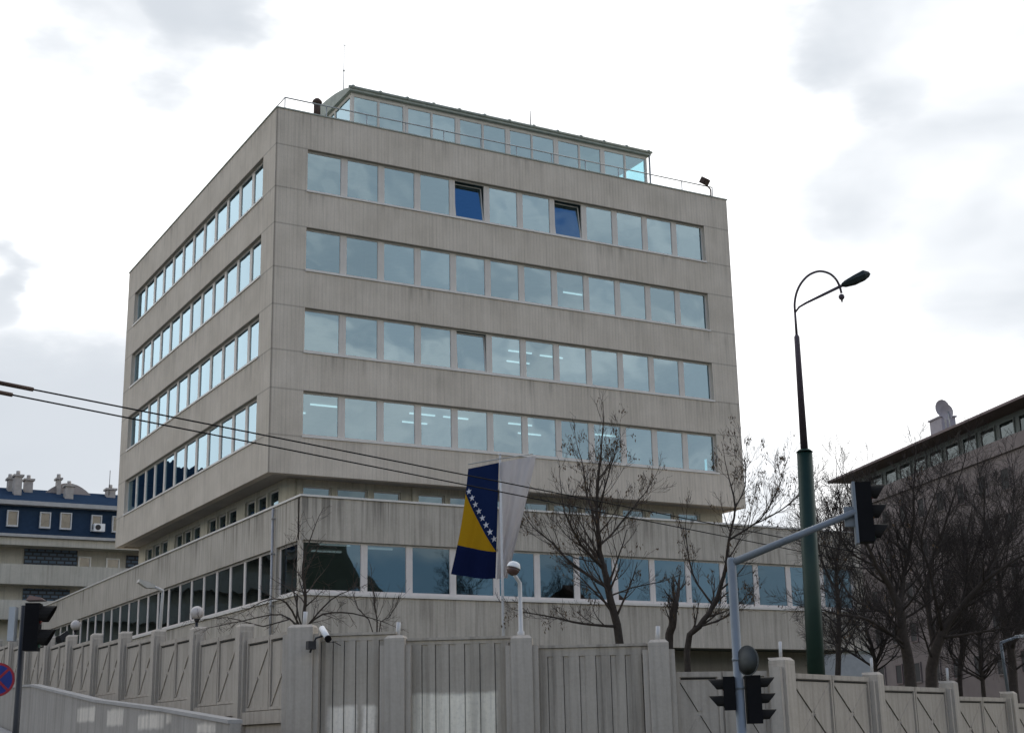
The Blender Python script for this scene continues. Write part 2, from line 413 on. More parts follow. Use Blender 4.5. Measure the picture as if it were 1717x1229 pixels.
def window(T, x0, x1, z0, z1, fl, fr, name='window', setback=.16, fb=.07, ft=.06, mf=None, mg=None, tilt=0.0, parent=office, depth=.07):
    f = MB(); c = (x0+x1)/2; hw = (x1-x0)/2-.002; h = z1-z0
    f.ring(-hw, hw, 0, h, 0, depth, fl, fr, fb, ft)
    T2 = T @ Matrix.Translation((c, setback, z0))
    o = f.build(name, mf or M_FRAME, parent, T2)
    a, b, zz0, zz1 = -hw+fl, hw-fr, fb, h-ft
    if not tilt:
        s = MB(); s.ring(a-.005, b+.005, zz0-.005, zz1+.005, .015, depth+.02, .03, .03, .03, .03); s.build('sash', mf or M_FRAME, o)
        p = MB(); p.face([(a, .04, zz0), (b, .04, zz0), (b, .04, zz1), (a, .04, zz1)]); p.build('pane', mg or M_GLASS, o)
    else:
        A = Matrix.Translation((0, .06, zz0)) @ Matrix.Rotation(-tilt, 4, 'X') @ Matrix.Translation((0, -.06, -zz0))
        s = MB(); s.ring(a+.01, b-.01, zz0, zz1-.02, .03, .1, .05, .05, .05, .05)
        so_ = s.build('sash', M_DARK if False else (mf or M_FRAME), o, A)
        p = MB(); p.face([(a+.05, .05, zz0+.05), (b-.05, .05, zz0+.05), (b-.05, .05, zz1-.07), (a+.05, .05, zz1-.07)]); p.build('pane', mg or M_GLASS, o, A)
        o['label'] = 'window tilted open at the top'
    return o
NP = 12
for i in range(4):
    z1 = B0-SP*i; z0 = z1-BH; pit = (FX1-FX0)/NP
    for k in range(NP):
        op = (i == 0 and k in (4, 7)) or (i == 2 and k == 4)
        window(T_F, FX0+k*pit, FX0+(k+1)*pit, z0+.05, z1, .03 if k == 0 else .125, .05 if k == NP-1 else .125, tilt=R(7.5 if i == 0 else 4) if op else 0)
    pit = (LY1-LY0)/NP
    for k in range(NP):
        window(T_L, -LY1+k*pit, -LY1+(k+1)*pit, z0+.05, z1, .05 if k == 0 else .125, .04 if k == NP-1 else .125)
    s = MB(); s.box(FX0-.03, FX1+.03, -.05, .2, z0-.03, z0+.045); s.build('window_sill', M_SILL, office)
    s = MB(); s.box(-.05, .2, LY0-.03, LY1+.03, z0-.03, z0+.045); s.build('window_sill', M_SILL, office)
s = MB()
for i in range(4):
    z1 = B0-SP*i; z0 = z1-BH; pit = (LY1-LY0)/NP
    for k in range(NP): s.box(W-.25, W-.17, LY0+k*pit+.12-.24, LY0+k*pit+.12, z0, z1)
s.build('side_mullion', M_FRAME, office)
s = MB()
for i in range(4): s.face([(W-.2, LY0, B0-SP*i-BH), (W-.2, LY1, B0-SP*i-BH), (W-.2, LY1, B0-SP*i), (W-.2, LY0, B0-SP*i)])
s.build('side_glazing', M_GLASS, office)

# recessed terrace storey
RX0, RX1, RY0, RY1, ZR0, ZR1 = 1.2, W-.45, 1.2, 23.2, 8.9, ZB+.06
RT = Matrix.Translation((0, RY0, 0)); RL = Matrix.Translation((RX0, 0, 0)) @ T_L
hf = []; 
for g0 in (1.87, 6.91, 11.96, 17.0):
    hf += [(g0, g0+1.22), (g0+1.46, g0+2.78), (g0+3.04, g0+4.26)]
hL = []
for g0 in (2.1, 7.3, 12.5, 17.8):
    hL += [(-(g0+1.28), -g0), (-(g0+2.70), -(g0+1.45)), (-(g0+4.1), -(g0+2.85))]
mb = MB(); wall(mb, RT, RX0, RX1, ZR0, ZR1, [(a, b, 9.5, 11.36) for a, b in hf], .25)
wall(mb, RL, -RY1, -RY0-.25, ZR0, ZR1, [(a, b, 9.5, 11.36) for a, b in hL], .25)
mb.box(RX1-.25, RX1, RY0+.25, RY1, ZR0, ZR1); mb.box(RX0+.25, RX1-.25, RY1-.25, RY1, ZR0, ZR1)
for x in (1.75, 6.75, 11.8, 16.85): mb.box(x-.16, x+.02, RY0-.12, RY0-.003, ZR0, ZR1-.03)
mb.build('terrace_wall', M_RECESS, office)
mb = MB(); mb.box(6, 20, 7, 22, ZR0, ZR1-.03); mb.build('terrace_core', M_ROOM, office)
for a, b in hf: window(RT, a, b, 9.5, 11.36, .04, .04, 'terrace_window', .1, .04, .04, mg=M_GLASSP)
for a, b in hL: window(RL, a, b, 9.5, 11.36, .04, .04, 'terrace_window', .1, .04, .04, mg=M_GLASSP)

# podium
PX1, PY0, PY1 = 26.4, -3.6, 46.0
ZP0, ZP1, ZP2, ZP3 = 4.95, 6.62, 8.52, 10.06
TP = Matrix.Translation((0, PY0, 0)); TPL = T_L
eF = [.08, 2.5, 4.3, 6.1, 7.95, 9.75, 11.55, 13.35, 15.15, 16.95, 18.72, 20.48, 22.25, 24.1, 25.95]
eL = [-3.45, -1.12]+[-.72+1.765*k for k in range(25)]
mb = MB(); wall(mb, TP, 0, PX1, ZP0, ZP3, [(eF[0], eF[-1], ZP1, ZP2)], .3)
wall(mb, TPL, -PY1, -PY0-.3, ZP0, ZP3, [(-eL[-1], -eL[2], ZP1, ZP2), (-eL[1], -eL[0]-.01, ZP1, ZP2)], .3)
mb.box(PX1-.3, PX1, PY0+.3, PY1, ZP0, ZP3); mb.box(0, PX1, PY1, PY1+.3, ZP0, ZP3)
mb.build('podium_wall', M_POD, office)
mb = MB(); mb.box(-.06, PX1+.06, PY0-.06, PY0+.36, ZP3, ZP3+.07); mb.box(-.06, .36, PY0+.36, PY1, ZP3, ZP3+.07); mb.box(PX1-.36, PX1+.06, PY0+.36, PY1, ZP3, ZP3+.07)
mb.build('podium_coping', M_SILL, office)
mb = MB(); mb.box(.3, PX1-.3, PY0+.3, PY1, 8.62, 8.9); mb.build('terrace_floor', M_SOFF, office)
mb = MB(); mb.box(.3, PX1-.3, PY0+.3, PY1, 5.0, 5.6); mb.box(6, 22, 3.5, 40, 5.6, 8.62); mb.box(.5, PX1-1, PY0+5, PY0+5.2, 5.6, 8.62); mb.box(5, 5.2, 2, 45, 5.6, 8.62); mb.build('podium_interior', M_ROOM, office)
mb = MB()
for x, y in ((1.2, -2.4), (3.1, -2.0), (1.6, -.6)): mb.box(x, x+1.2, y, y+.1, 8.53, 8.59)
mb.build('podium_ceiling_light', M_TUBE, office)
mb = MB(); mb.box(1.5, PX1-1.5, PY0+2.2, PY1-1, -1, 4.98); mb.build('undercroft_wall', M_SOFF, office)
for k in range(14): window(TP, eF[k], eF[k+1], ZP1+.05, ZP2, .05 if k == 0 else .11, .11, 'podium_window', .13, .09, .05, M_PFRAME, M_GLASSP)
window(TPL, -eL[1], -eL[0]-.02, ZP1+.05, ZP2, .08, .08, 'podium_window', .13, .09, .05, M_PFRAME, M_GLASSPL)
for k in range(2, len(eL)-1): window(TPL, -eL[k+1], -eL[k], ZP1+.05, ZP2, .09, .09, 'podium_window', .13, .09, .05, M_PFRAME, M_GLASSPL)
s = MB(); s.box(.03, eF[-1]+.05, PY0-.07, PY0+.2, ZP1-.05, ZP1+.045); s.build('window_sill', M_SILL, office)
s = MB(); s.box(-.07, .2, PY0+.22, eL[-1]+.05, ZP1-.05, ZP1+.045); s.build('window_sill', M_SILL, office)
s = MB(); s.tube([(-.09, -.92, 10.0), (-.09, -.92, 3.0)], .055, 8)
for z in (9.6, 8.3, 6.4): s.box(-.16, 0, -.99, -.85, z, z+.05)
s.build('downpipe', simple('downpipe_zinc', (.38, .37, .36), .5, .4), office)

# glazed penthouse, railing and things fixed on the roof
HX0, HX1, HY0, HY1, HZ0, HZ1 = 4.3, 20.15, 2.5, 10.0, 26.42, 29.38
TPH = Matrix.Translation((0, HY0, 0)); TPL2 = Matrix.Translation((HX0, 0, 0)) @ T_L
pit = (HX1-HX0)/12
for k in range(12):
    thick = .1
    window(TPH, HX0+k*pit, HX0+(k+1)*pit, HZ0, HZ1, .12 if k % 2 == 0 else .03, .03 if k % 2 == 0 else .1, 'penthouse_window', 0, .1, .16)
for k in range(4):
    p2 = (HY1-HY0-.2)/4
    window(TPL2, -HY1+.1+k*p2, -HY1+.1+(k+1)*p2, HZ0, HZ1, .05, .05, 'penthouse_window', 0, .1, .14)
mb = MB(); p2 = (HY1-HY0)/4
for k in range(5): mb.box(HX1-.1, HX1, HY0+.09+k*(p2-.03)-.0, HY0+.16+k*(p2-.03), HZ0, HZ1)
mb.box(HX1-.1, HX1, HY0+.16, HY1, HZ1-.14, HZ1-.003); mb.build('penthouse_frame', M_FRAME, office)
mb = MB(); mb.face([(HX1-.05, HY0+.1, HZ0), (HX1-.05, HY1, HZ0), (HX1-.05, HY1, HZ1), (HX1-.05, HY0+.1, HZ1)]); mb.build('penthouse_side_glazing', M_CLEAR, office)
mb = MB(); mb.box(HX0+.2, 17.6, HY1-2.6, HY1-2.4, HZ0, HZ1); mb.box(10, 10.1, HY0+1.5, HY1-2.6, HZ0, HZ1); mb.box(17.5, 17.6, HY0+2.5, HY1-2.4, HZ0, HZ1); mb.build('penthouse_partition', M_ROOM, office)
mb = MB(); NSEG = 14
arc = [(HY0-.18, HZ1+.12)]+[(HY0-.18+(HY1-HY0+.3)*t, HZ1+.12+.62*math.sin(math.pi*t)**.8) for t in [i/NSEG for i in range(1, NSEG)]]+[(HY1+.12, HZ1+.16)]
poly = [Vector((HX0-.15, y, z)) for y, z in arc]+[Vector((HX0-.15, HY1+.12, HZ1+.005)), Vector((HX0-.15, HY0-.18, HZ1+.005))]
mb.prism(poly, (HX1-HX0+.3, 0, 0))
mb.tube([(HX0-.2, HY0-.2, HZ1+.16), (HX1+.2, HY0-.2, HZ1+.16)], .065, 8)
for k in range(13): mb.sphere((HX0+k*pit, HY0-.2, HZ1+.19), .10, .10, .08, 8, 6)
mb.build('penthouse_roof', M_ZINC, office)
mb = MB()
mb.tube([(HX1+.08, HY0-.12, HZ1+.1), (HX1+.08, HY0-.12, HZ0)], .05, 6); mb.build('rainwater_pipe', M_RAIL, office)
mb = MB()
zr = 27.33
mb.tube([(.44, 22.5, zr), (.44, .3, zr)], .022, 6); mb.tube([(.44, .3, zr), (22.4, .3, zr)], .028, 6)
mb.tube([(.44, 22.5, 26.86), (.44, .3, 26.86)], .018, 5); mb.tube([(.44, .3, 26.86), (22.4, .3, 26.86)], .022, 5)
for k in range(13): mb.tube([(.44+k*1.83, .3, 26.42), (.44+k*1.83, .3, zr)], .024, 5)
for k in range(1, 13): mb.tube([(.44, .3+k*1.83, 26.42), (.44, .3+k*1.83, zr)], .022, 5)
mb.build('roof_railing', M_RAIL, office)
mb = MB(); mb.box(2.75, 3.1, 2.9, 3.25, 26.42, 28.1, 1); mb.tube([(2.92, 3.07, 28.1), (2.92, 3.07, 28.75)], .15, 10)
mb.tube([(2.92, 3.07, 28.72), (2.92, 3.07, 28.80), (2.92, 3.07, 28.9), (2.92, 3.07, 29.0)], [.15, .23, .2, .1], 10); mb.build('chimney', [M_BROWN, M_ZINC], office)
mb = MB(); mb.tube([(4.96, 5, 29.4), (4.96, 5, 31.0), (4.96, 5, 33.05)], [.035, .025, .015], 5)
mb.tube([(4.86, 5, 33.0), (5.06, 5, 33.0)], .012, 4); mb.sphere((4.96, 5, 31.7), .05); mb.sphere((4.96, 5, 30.7), .05); mb.build('antenna', M_RAIL, office)
mb = MB(); mb.tube([(13.8, 3, 29.5), (13.8, 3, 30.0), (13.8, 3, 30.7)], [.06, .03, .012], 5); mb.build('antenna', M_DARK, office)
mb = MB(); mb.tube([(22.3, .3, 26.5), (22.3, .3, 27.2), (22.0, .25, 27.4)], .04, 6); mb.tube([(22.3, .3, 26.9), (21.5, .3, 26.6)], .03, 5)
mb.box(-.2, .2, -.12, .16, -.16, .16, 0, frame((21.9, .2, 27.52), R(20)) @ Matrix.Rotation(R(35), 4, 'X'))
mb.box(-.16, .16, -.17, -.12, -.12, .12, 0, frame((21.9, .2, 27.52), R(20)) @ Matrix.Rotation(R(35), 4, 'X'))
mb.build('floodlight', M_BROWN, office)

# ------------------------------------------------------------------ blue roofed apartment block (left, far)
YB = at(100, 830, 112).y
def B(px, py): return onY(px, py, YB)
zz = lambda py: B(100, py).z
M_BEIGE = concrete('beige_render', (.44, .42, .36), .15); M_BLUE = simple('blue_roof_sheet', (.026, .045, .078), .95, 0, .15, 3.0, 0, .0)
M_LAT = None
def lattice():
    m, g, out = mat_new('blue_balcony_grille')
    P = g.node('ShaderNodeTexCoord').outputs['Object']
    br = g.node('ShaderNodeTexBrick', Color1=rgb(.05, .09, .14), Color2=rgb(.07, .11, .16), Mortar=rgb(.012, .016, .022), Scale=1.0)
    x, y, z = g.sep(P)[:3]
    cb = g.node('ShaderNodeCombineXYZ', X=x, Y=z); g.set(br.inputs['Vector'], cb.outputs[0])
    br.inputs['Brick Width'].default_value = .62; br.inputs['Row Height'].default_value = .30; br.inputs['Mortar Size'].default_value = .06
    b = g.node('ShaderNodeBsdfPrincipled', Base_Color=br.outputs[0], Roughness=.6); g.l.new(b.outputs[0], out.inputs[0]); return m
M_LAT = lattice()
M_PLAINGL = glass('house_glass', .22, (.2, .25, .27), (.9, .95, 1.0), .02)
M_ATTGL = glass('attic_glass', .06, (.35, .38, .38), (.6, .68, .7), .03); M_DIM = simple('dim_interior', (.05, .05, .05), .9)
M_AFR = simple('aged_white_frame', (.50, .50, .49), .6)
apt = thing('apartment_building', 'beige apartment block with dark blue mansard roof and chimneys left of the office', 'building')
x0b, x1b = B(0, 900).x-60, B(260, 900).x+16
mb = MB()
zt_ = zz(908)
z_a, z_b, z_c, z_d, z_e = zz(921), zz(951), zz(984), zz(1010), zz(1042)
mb.box(x0b, x1b, YB+.3, YB+14, -1, zt_-.3)
mb.box(x0b, x1b, YB-1.2, YB+.3, z_c, z_b)
mb.box(x0b, x1b, YB-1.2, YB+.3, z_e, z_d)
mb.box(x0b, x1b, YB-1.6, YB+.3, z_a, zt_-.02)
mb.build('wall', M_BEIGE, apt)
mb = MB()
zA, zB2, zC = zz(903), zz(853), zz(826)
mb.prism([Vector((x0b, YB-.5, zt_)), Vector((x0b, YB-.3, zB2)), Vector((x0b, YB+11.5, zB2)), Vector((x0b, YB+12, zt_))], (x1b-x0b, 0, 0))
mb.prism([Vector((x0b, YB-.8, zB2+.35)), Vector((x0b, YB+4.5, zC+.9)), Vector((x0b, YB+12, zB2+.35))], (x1b-x0b, 0, 0))
mb.build('roof', M_BLUE, apt)
mb = MB(); mb.box(x0b, x1b, YB-1.0, YB+11, zB2+.01, zB2+.34); mb.box(x0b, x1b, YB-1.9, YB-.5, zt_, zt_+.22); mb.build('gutter', simple('grey_gutter', (.36, .36, .35), .6), apt)
hwd = []
for (xa, xb, ya, yb) in ((8, 29, 858, 884), (63, 83, 861, 887), (97, 118, 862, 889), (149, 168, 866, 892), (184, 205, 868, 894), (-50, -28, 856, 882), (-100, -78, 853, 879)):
    p0, p1 = B(xa, yb), B(xb, ya); f = MB()
    f.ring(p0.x, p1.x, p0.z, p1.z, YB-.72, YB-.40, .08, .08, .12, .08)
    f.box(p0.x+.12, p1.x-.12, YB-.55, YB-.42, p0.z+.12, p1.z-.12, 1)
    w = f.build('window', [M_AFR, simple('drawn_blind', (.22, .23, .235), .6)], apt)
    q = MB(); q.face([(p0.x+.1, YB-.6, p0.z+.1), (p1.x-.1, YB-.6, p0.z+.1), (p1.x-.1, YB-.6, p1.z-.1), (p0.x+.1, YB-.6, p1.z-.1)]); q.build('pane', M_PLAINGL, w)
p0 = B(149, 893); f = MB(); f.box(p0.x+.15, p0.x+1.0, YB-1.15, YB-.74, p0.z, p0.z+.62)
f.tube([(p0.x+.45, YB-1.17, p0.z+.31), (p0.x+.45, YB-1.155, p0.z+.31)], .22, 14, 1); f.build('air_conditioner', [M_WHITE, M_DARK], apt)
for (xa, xb, ya, yb) in ((40, 131, 923, 953), (38, 118, 988, 1012), (212, 250, 932, 958), (-90, -20, 920, 950)):
    p0, p1 = B(xa, yb), B(xb, ya); f = MB(); f.box(p0.x, p1.x, YB+.14, YB+.27, p0.z-1, p1.z); f.build('balcony_grille', M_LAT, apt)
for (xa, xb, ya, yb) in ((131, 154, 933, 953), (178, 202, 936, 958), (196, 206, 1000, 1040)):
    p0, p1 = B(xa, yb), B(xb, ya); f = MB(); f.ring(p0.x, p1.x, p0.z, p1.z, YB+.1, YB+.29, .1, .1, .1, .1); w = f.build('window', M_WHITE, apt)
    q = MB(); q.face([(p0.x, YB+.2, p0.z), (p1.x, YB+.2, p0.z), (p1.x, YB+.2, p1.z), (p0.x, YB+.2, p1.z)]); q.build('pane', M_PLAINGL, w)
f = MB(); f.box(-12.2, -6, YB+.5, YB+9, zB2, 25.6); f.prism([Vector((-17.5, YB+.5, zB2)), Vector((-12.21, YB+.5, zB2)), Vector((-12.21, YB+.5, 25.2)), Vector((-14.5, YB+.5, 24.4)), Vector((-17.5, YB+.5, 23.9))], (0, 8, 0))
f.build('unseen_roof_storey', M_BLUE, apt)  # unseen taller roofs, added for the tower's left windows to mirror
M_CH = simple('chimney_render', (.36, .33, .30), .8, 0, .2)
for (xa, xb, ya, yb, dy) in ((13, 22, 804, 826, 3), (23, 38, 799, 832, 1.5), (41, 56, 806, 826, 3), (109, 124, 816, 842, 1.2), (179, 194, 822, 838, 3), (96, 103, 804, 815, 3)):
    p0, p1 = onY(xa, yb, YB+dy), onY(xb, ya, YB+dy); f = MB(); f.box(p0.x, p1.x, YB+dy, YB+dy+.8, p0.z-1, p1.z); f.box(p0.x-.12, p1.x+.12, YB+dy-.12, YB+dy+.92, p1.z+.004, p1.z+.16)
    f.tube([((p0.x+p1.x)/2, YB+dy+.4, p1.z+.16), ((p0.x+p1.x)/2, YB+dy+.4, p1.z+.5)], .16, 8); f.build('chimney', M_CH, apt)
f = MB(); pl, pr = onY(70, 826, YB+3.5), onY(158, 834, YB+3.5); n = 12
f.prism([Vector((pl.x+(pr.x-pl.x)*i/n, YB+3.5, pl.z-.3+1.25*math.sin(math.pi*i/n)**.8)) for i in range(n+1)], (0, 6, 0)); f.build('vaulted_rooflight', simple('pale_brown_sheet', (.30, .26, .24), .6), apt)
pa = onY(183, 822, YB+3); f = MB(); f.tube([pa-Vector((0, 0, .4)), pa+Vector((0, 0, 1.7))], .03, 4); f.build('antenna', M_DARK, apt)

# ------------------------------------------------------------------ dark apartment block (right, far)
ZE = 22.8
pF, pN = onZ(1392, 806, ZE), onZ(1717, 662, ZE)
dv = (pN-pF); dv.z = 0; LEN = dv.length; dv.normalize(); yaw_r = math.atan2(dv.y, dv.x)
aptr = thing('apartment_building', 'dark brown apartment block behind bare trees with chimney and satellite dishes on its roof', 'building', (pF.x, pF.y, 0), yaw_r)
# local: x runs from the far corner towards the viewer, -y... outward side is the one facing the camera
side = 1.0 if (Matrix.Rotation(-yaw_r, 3, 'Z') @ (CAM-pF)).y > 0 else -1.0
M_BRW = simple('brown_render', (.17, .145, .14), .85, 0, .18, .6); M_TOPF = simple('grey_green_panel', (.13, .15, .145), .7, 0, .2, .5); M_EAVE = simple('dark_eave', (.14, .105, .105), .7)
def yb2(a, b): return (min(side*a, side*b), max(side*a, side*b))
mb = MB(); y = yb2(-.6, -14); mb.box(.6, LEN+25, y[0], y[1], -1, ZE-3.1); mb.build('wall', M_BRW, aptr)
mb = MB(); y = yb2(-1.6, -13); mb.box(1.6, LEN+25, y[0], y[1], ZE-3.1, ZE-.21); mb.build('attic_wall', M_TOPF, aptr)
mb = MB(); y = yb2(.2, -14); mb.box(-.2, LEN+25.4, y[0], y[1], ZE-.2, ZE-.02); y = yb2(-.6, -13.6); mb.box(.5, LEN+25, y[0], y[1], ZE-.02, ZE+.08); mb.build('roof', M_EAVE, aptr)
mb = MB(); y = yb2(-.4, -.9); mb.box(LEN*.15, LEN+25, y[0], y[1], ZE-3.1, ZE-2.1); mb.build('attic_parapet', M_BRW, aptr)
nx = int((LEN+20)/3.1)
cnt = 0
for fl in range(5):
    for k in range(nx):
        x = 2.2+3.1*k; z0 = ZE-5.6-fl*3.05
        f = MB(); y = yb2(-.58, -.50); f.ring(x, x+1.15, z0, z0+1.55, y[0], y[1], .09, .09, .09, .09)
        w = f.build('window', M_BRW if (k+fl) % 3 else M_EAVE, aptr)
        q = MB(); yy = side*-.56; q.box(x+.05, x+1.1, min(yy, yy-.03), max(yy, yy-.03), z0+.05, z0+1.5); q.build('pane', M_DIM, w)
for k in range(int((LEN+20)/2.6)):
    x = 2.4+2.6*k; f = MB(); y = yb2(-1.5, -1.62); f.ring(x, x+2.0, ZE-2.5, ZE-.55, y[0], y[1], .1, .1, .1, .1); w = f.build('attic_window', M_TOPF, aptr)
    q = MB(); yy = side*-1.56; q.face([(x+.1, yy, ZE-2.4), (x+1.9, yy, ZE-2.4), (x+1.9, yy, ZE-.65), (x+.1, yy, ZE-.65)]); q.build('pane', M_ATTGL, w)
inv = (Matrix.Translation((pF.x, pF.y, 0)) @ Matrix.Rotation(yaw_r, 4, 'Z')).inverted()
def onR(px, py, yl):     # on a plane parallel to the right block's front
    o = inv @ CAM; d = inv.to_3x3() @ (at(px, py, 1)-CAM); t = (side*yl-o.y)/d.y; return o+d*t
a, b = onR(1560, 722, -3), onR(1578, 699, -3)
mb = MB(); y = yb2(-3, -4.2); mb.box(min(a.x, b.x), max(a.x, b.x), y[0], y[1], ZE, max(a.z, b.z)); mb.box(min(a.x, b.x)-.1, max(a.x, b.x)+.1, y[0]-.1, y[1]+.1, max(a.z, b.z)+.003, max(a.z, b.z)+.12); mb.build('chimney', simple('grey_chimney', (.30, .28, .30), .8), aptr)
for (px, py, rr) in ((1582, 684, .62), (1589, 690, .55)):
    c = onR(px, py, -2.2); mb = MB(); T = Matrix.Rotation(R(70), 3, 'Z')
    n = 14; b0_ = len(mb.v)
    for j in range(4):
        q = rr*j/3
        for i in range(n):
            a_ = 2*math.pi*i/n; p = Matrix.Rotation(R(15), 3, 'Y') @ Vector((.25*(q/rr)**2*rr, q*math.cos(a_), q*1.1*math.sin(a_))); p = Matrix.Rotation(R(-60), 3, 'Z') @ p; mb.v.append(tuple(c+p))
    for j in range(3):
        for i in range(n):
            i2 = (i+1) % n; mb.f.append((b0_+j*n+i, b0_+j*n+i2, b0_+(j+1)*n+i2, b0_+(j+1)*n+i)); mb.m.append(0); mb.s.append(True)
    mb.tube([c, c+Vector((.1, 0, -.3)), Vector((c.x+.1, c.y, ZE))], .05, 5, 1); mb.build('satellite_dish', [simple('dish_grey', (.34, .32, .35), .5), M_RAIL], aptr)

# ------------------------------------------------------------------ fences and boundary walls
M_FENCE = concrete('fence_concrete', (.395, .352, .295), .2, 0, (), False, (), blotch=.14)
M_POST = concrete('fence_post_concrete', (.42, .375, .315), .22, blotch=.15)
M_JOINT_SHADE = simple('joint_and_rib_shade', (.018, .017, .016), .9)  # dark joints, and the painted shade lines beside the fence ribs
M_STUB = simple('white_stub_paint', (.50, .49, .47), .6)

def fence_post(h, w=.31, d=.32, stub=False, half=False):
    mb = MB()
    mb.box(-w/2, w/2, -d/2, d/2, -1.2, h-.1)
    mb.box(-w/2, w/2, -d/2, d/2, h-.098, h-.03)
    mb.prism([Vector((-w/2, -d/2+.001, h-.029)), Vector((w/2, -d/2+.001, h-.029)), Vector((w/2-.06, -d/2+.06, h+.03)), Vector((-w/2+.06, -d/2+.06, h+.03))], (0, d-.02, 0))
    mb.box(-w/2-.11, -w/2-.003, -d/2+.06, d/2-.06, -1.2, h-.16); mb.box(w/2+.003, w/2+.11, -d/2+.06, d/2-.06, -1.2, h-.16)
    return mb
def x_panel(L, z0, z1, flip, single=False, plinth=True):
    """bay between two posts: two pressed concrete leaves with diagonal ribs; local x along the fence, outward -y"""
    mb = MB(); t = .05
    mb.box(0, L, 0, .12, z0, z1)
    n = 2; lw = L/n
    for k in range(n):
        a, b = k*lw+.02, (k+1)*lw-.02
        mb.ring(a, b, z0+.02, z1, -.035, -.002, .07, .07, .06, .10)
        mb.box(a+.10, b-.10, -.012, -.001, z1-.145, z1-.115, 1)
        for s_ in ((1, -1) if not single else (1,)):
            f_ = flip*s_
            xa, xb = (a+.09, b-.09) if f_ > 0 else (b-.09, a+.09)
            A, B_ = Vector((xa, 0, z1-.18)), Vector((xb, 0, z0+.12)); dd = (B_-A).normalized(); nn = Vector((-dd.z, 0, dd.x))
            main = s_ > 0
            segs = ((0.0, .47), (.53, 1.0)) if main else ((0.0, .47), (.53, 1.0))
            for (p, q) in segs:
                p0, p1 = A.lerp(B_, p), A.lerp(B_, q)
                hh = .022 if main else .010
                mb.prism([p0-nn*.012+Vector((0, -hh, 0)), p1-nn*.012+Vector((0, -hh, 0)), p1+nn*.035+Vector((0, -hh, 0)), p0+nn*.035+Vector((0, -hh, 0))], (0, hh-.001, 0))
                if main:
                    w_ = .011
                    mb.prism([p0-nn*(.014+w_)+Vector((0, -.006, 0)), p1-nn*(.014+w_)+Vector((0, -.006, 0)), p1-nn*.013+Vector((0, -.006, 0)), p0-nn*.013+Vector((0, -.006, 0))], (0, .005, 0), 1)  # dark strip along the rib, painted in as its shadow
    if plinth:
        mb.box(0, L, -.10, .14, z0-.26, z0-.002)          # bottom beam with a shadow gap below
        mb.box(.02, L-.02, -.02, .10, z0-2.6, z0-.262)
    return mb

fl_ = thing('concrete_fence', 'long grey fence of diagonal-ribbed concrete panels climbing the side street on the left', 'fence')
XF = -7.44; SPF = 3.5
pm_l = None
TLF = lambda y, z: Matrix.Translation((XF, y, z)) @ Matrix.Rotation(R(-90), 4, 'Z')   # local +x -> -Y, outward (-y) -> -X
n_l = 22
for k in range(n_l):
    y = -19.85+SPF*k; zt = 4.12+.20*k
    if k == 0:
        pp = fence_post(0).build('post', M_POST, fl_, TLF(y, zt)); 
        st = MB(); st.v = []; 
    else:
        pp = pp.copy(); col.objects.link(pp); pp.parent = fl_; pp.matrix_local = TLF(y, zt)
    pp.data = pp.data
    if k == 0:
        # a taller mesh reaching the ground
        m2 = fence_post(0); 
        me = pp.data
        for v in me.vertices:
            if v.co.z < -1: v.co.z = -4.2
for k in range(-1, n_l-1):
    y = -19.85+SPF*k; zt = 4.12+.20*k
    if k == -1: pl_ = x_panel(SPF-.58, 0, 1.55, -1, True).build('panel', [M_FENCE, M_JOINT_SHADE], fl_, TLF(y+SPF-.29, 0))
    else: pl_ = pl_.copy(); col.objects.link(pl_); pl_.parent = fl_
    pl_.matrix_local = TLF(y+SPF-.29, zt-1.55-.16+.03)

# big corner pillar + ribbed gate wall in the middle
_p = onX(508, 1050, XF)
P0 = Vector((XF, _p.y, _p.z)); P1, P2, P3, P4 = at(665, 1068, 27.6), at(875, 1068, 27.4), at(1103, 1075, 27.2), at(1310, 1105, 27.5)
rw = thing('ribbed_wall', 'tall ribbed concrete boundary wall with whitewashed patches in the centre foreground', 'wall')
def seg_frame(a, b, z=0):
    d = b-a; return frame((a.x, a.y, z), math.atan2(d.y, d.x)), math.hypot(d.x, d.y)
def ribbed(L, h, pitch, chan, topgap, zb=-.6, seed=0):
    mb = MB(); rnd = random.Random(seed)
    mb.box(0, L, .03, .18, zb, h); mb.box(0, L, .008, .03, h-topgap, h-.003)
    x = 0.0
    while x < L:
        w = pitch*rnd.uniform(.92, 1.08)
        mb.box(x, min(x+w-chan, L), .008, .03, zb, h-topgap-.002)
        mb.box(min(x+w-chan*.94, L-.01), min(x+w-chan*.94+.007, L), .022, .03, zb, h-topgap-.004, 1)
        x += w
    mb.box(0, L, -.03, .2, h+.002, h+.05)
    return mb
M_PATCHA = concrete('ribbed_concrete_one', (.42, .372, .305), .22, 0, (), False, ((.52, 1.12, 1.55, 2.28), (1.2, 1.53, 1.6, 2.28)), (.82, .75, .64))
M_PATCHB = concrete('ribbed_concrete_two', (.42, .372, .305), .22, 0, (), False, ((.06, 1.98, .9, 2.47),), (.82, .76, .63))
M_PATCHC = concrete('ribbed_concrete_three', (.42, .372, .308), .35, 0, (), False, ())
T, L = seg_frame(P0, P1); ribbed(L, 3.62, .235, .10, .10, seed=1).build('ribbed_panel', [M_PATCHA, M_JOINT_SHADE], rw, T)
T, L = seg_frame(P1, P2); ribbed(L, 3.48, .29, .13, .08, seed=2).build('ribbed_panel', [M_PATCHB, M_JOINT_SHADE], rw, T)
T, L = seg_frame(P2, P3); ribbed(L, 3.27, .31, .12, .16, seed=3).build('gate_panel', [M_PATCHC, M_JOINT_SHADE], rw, T)
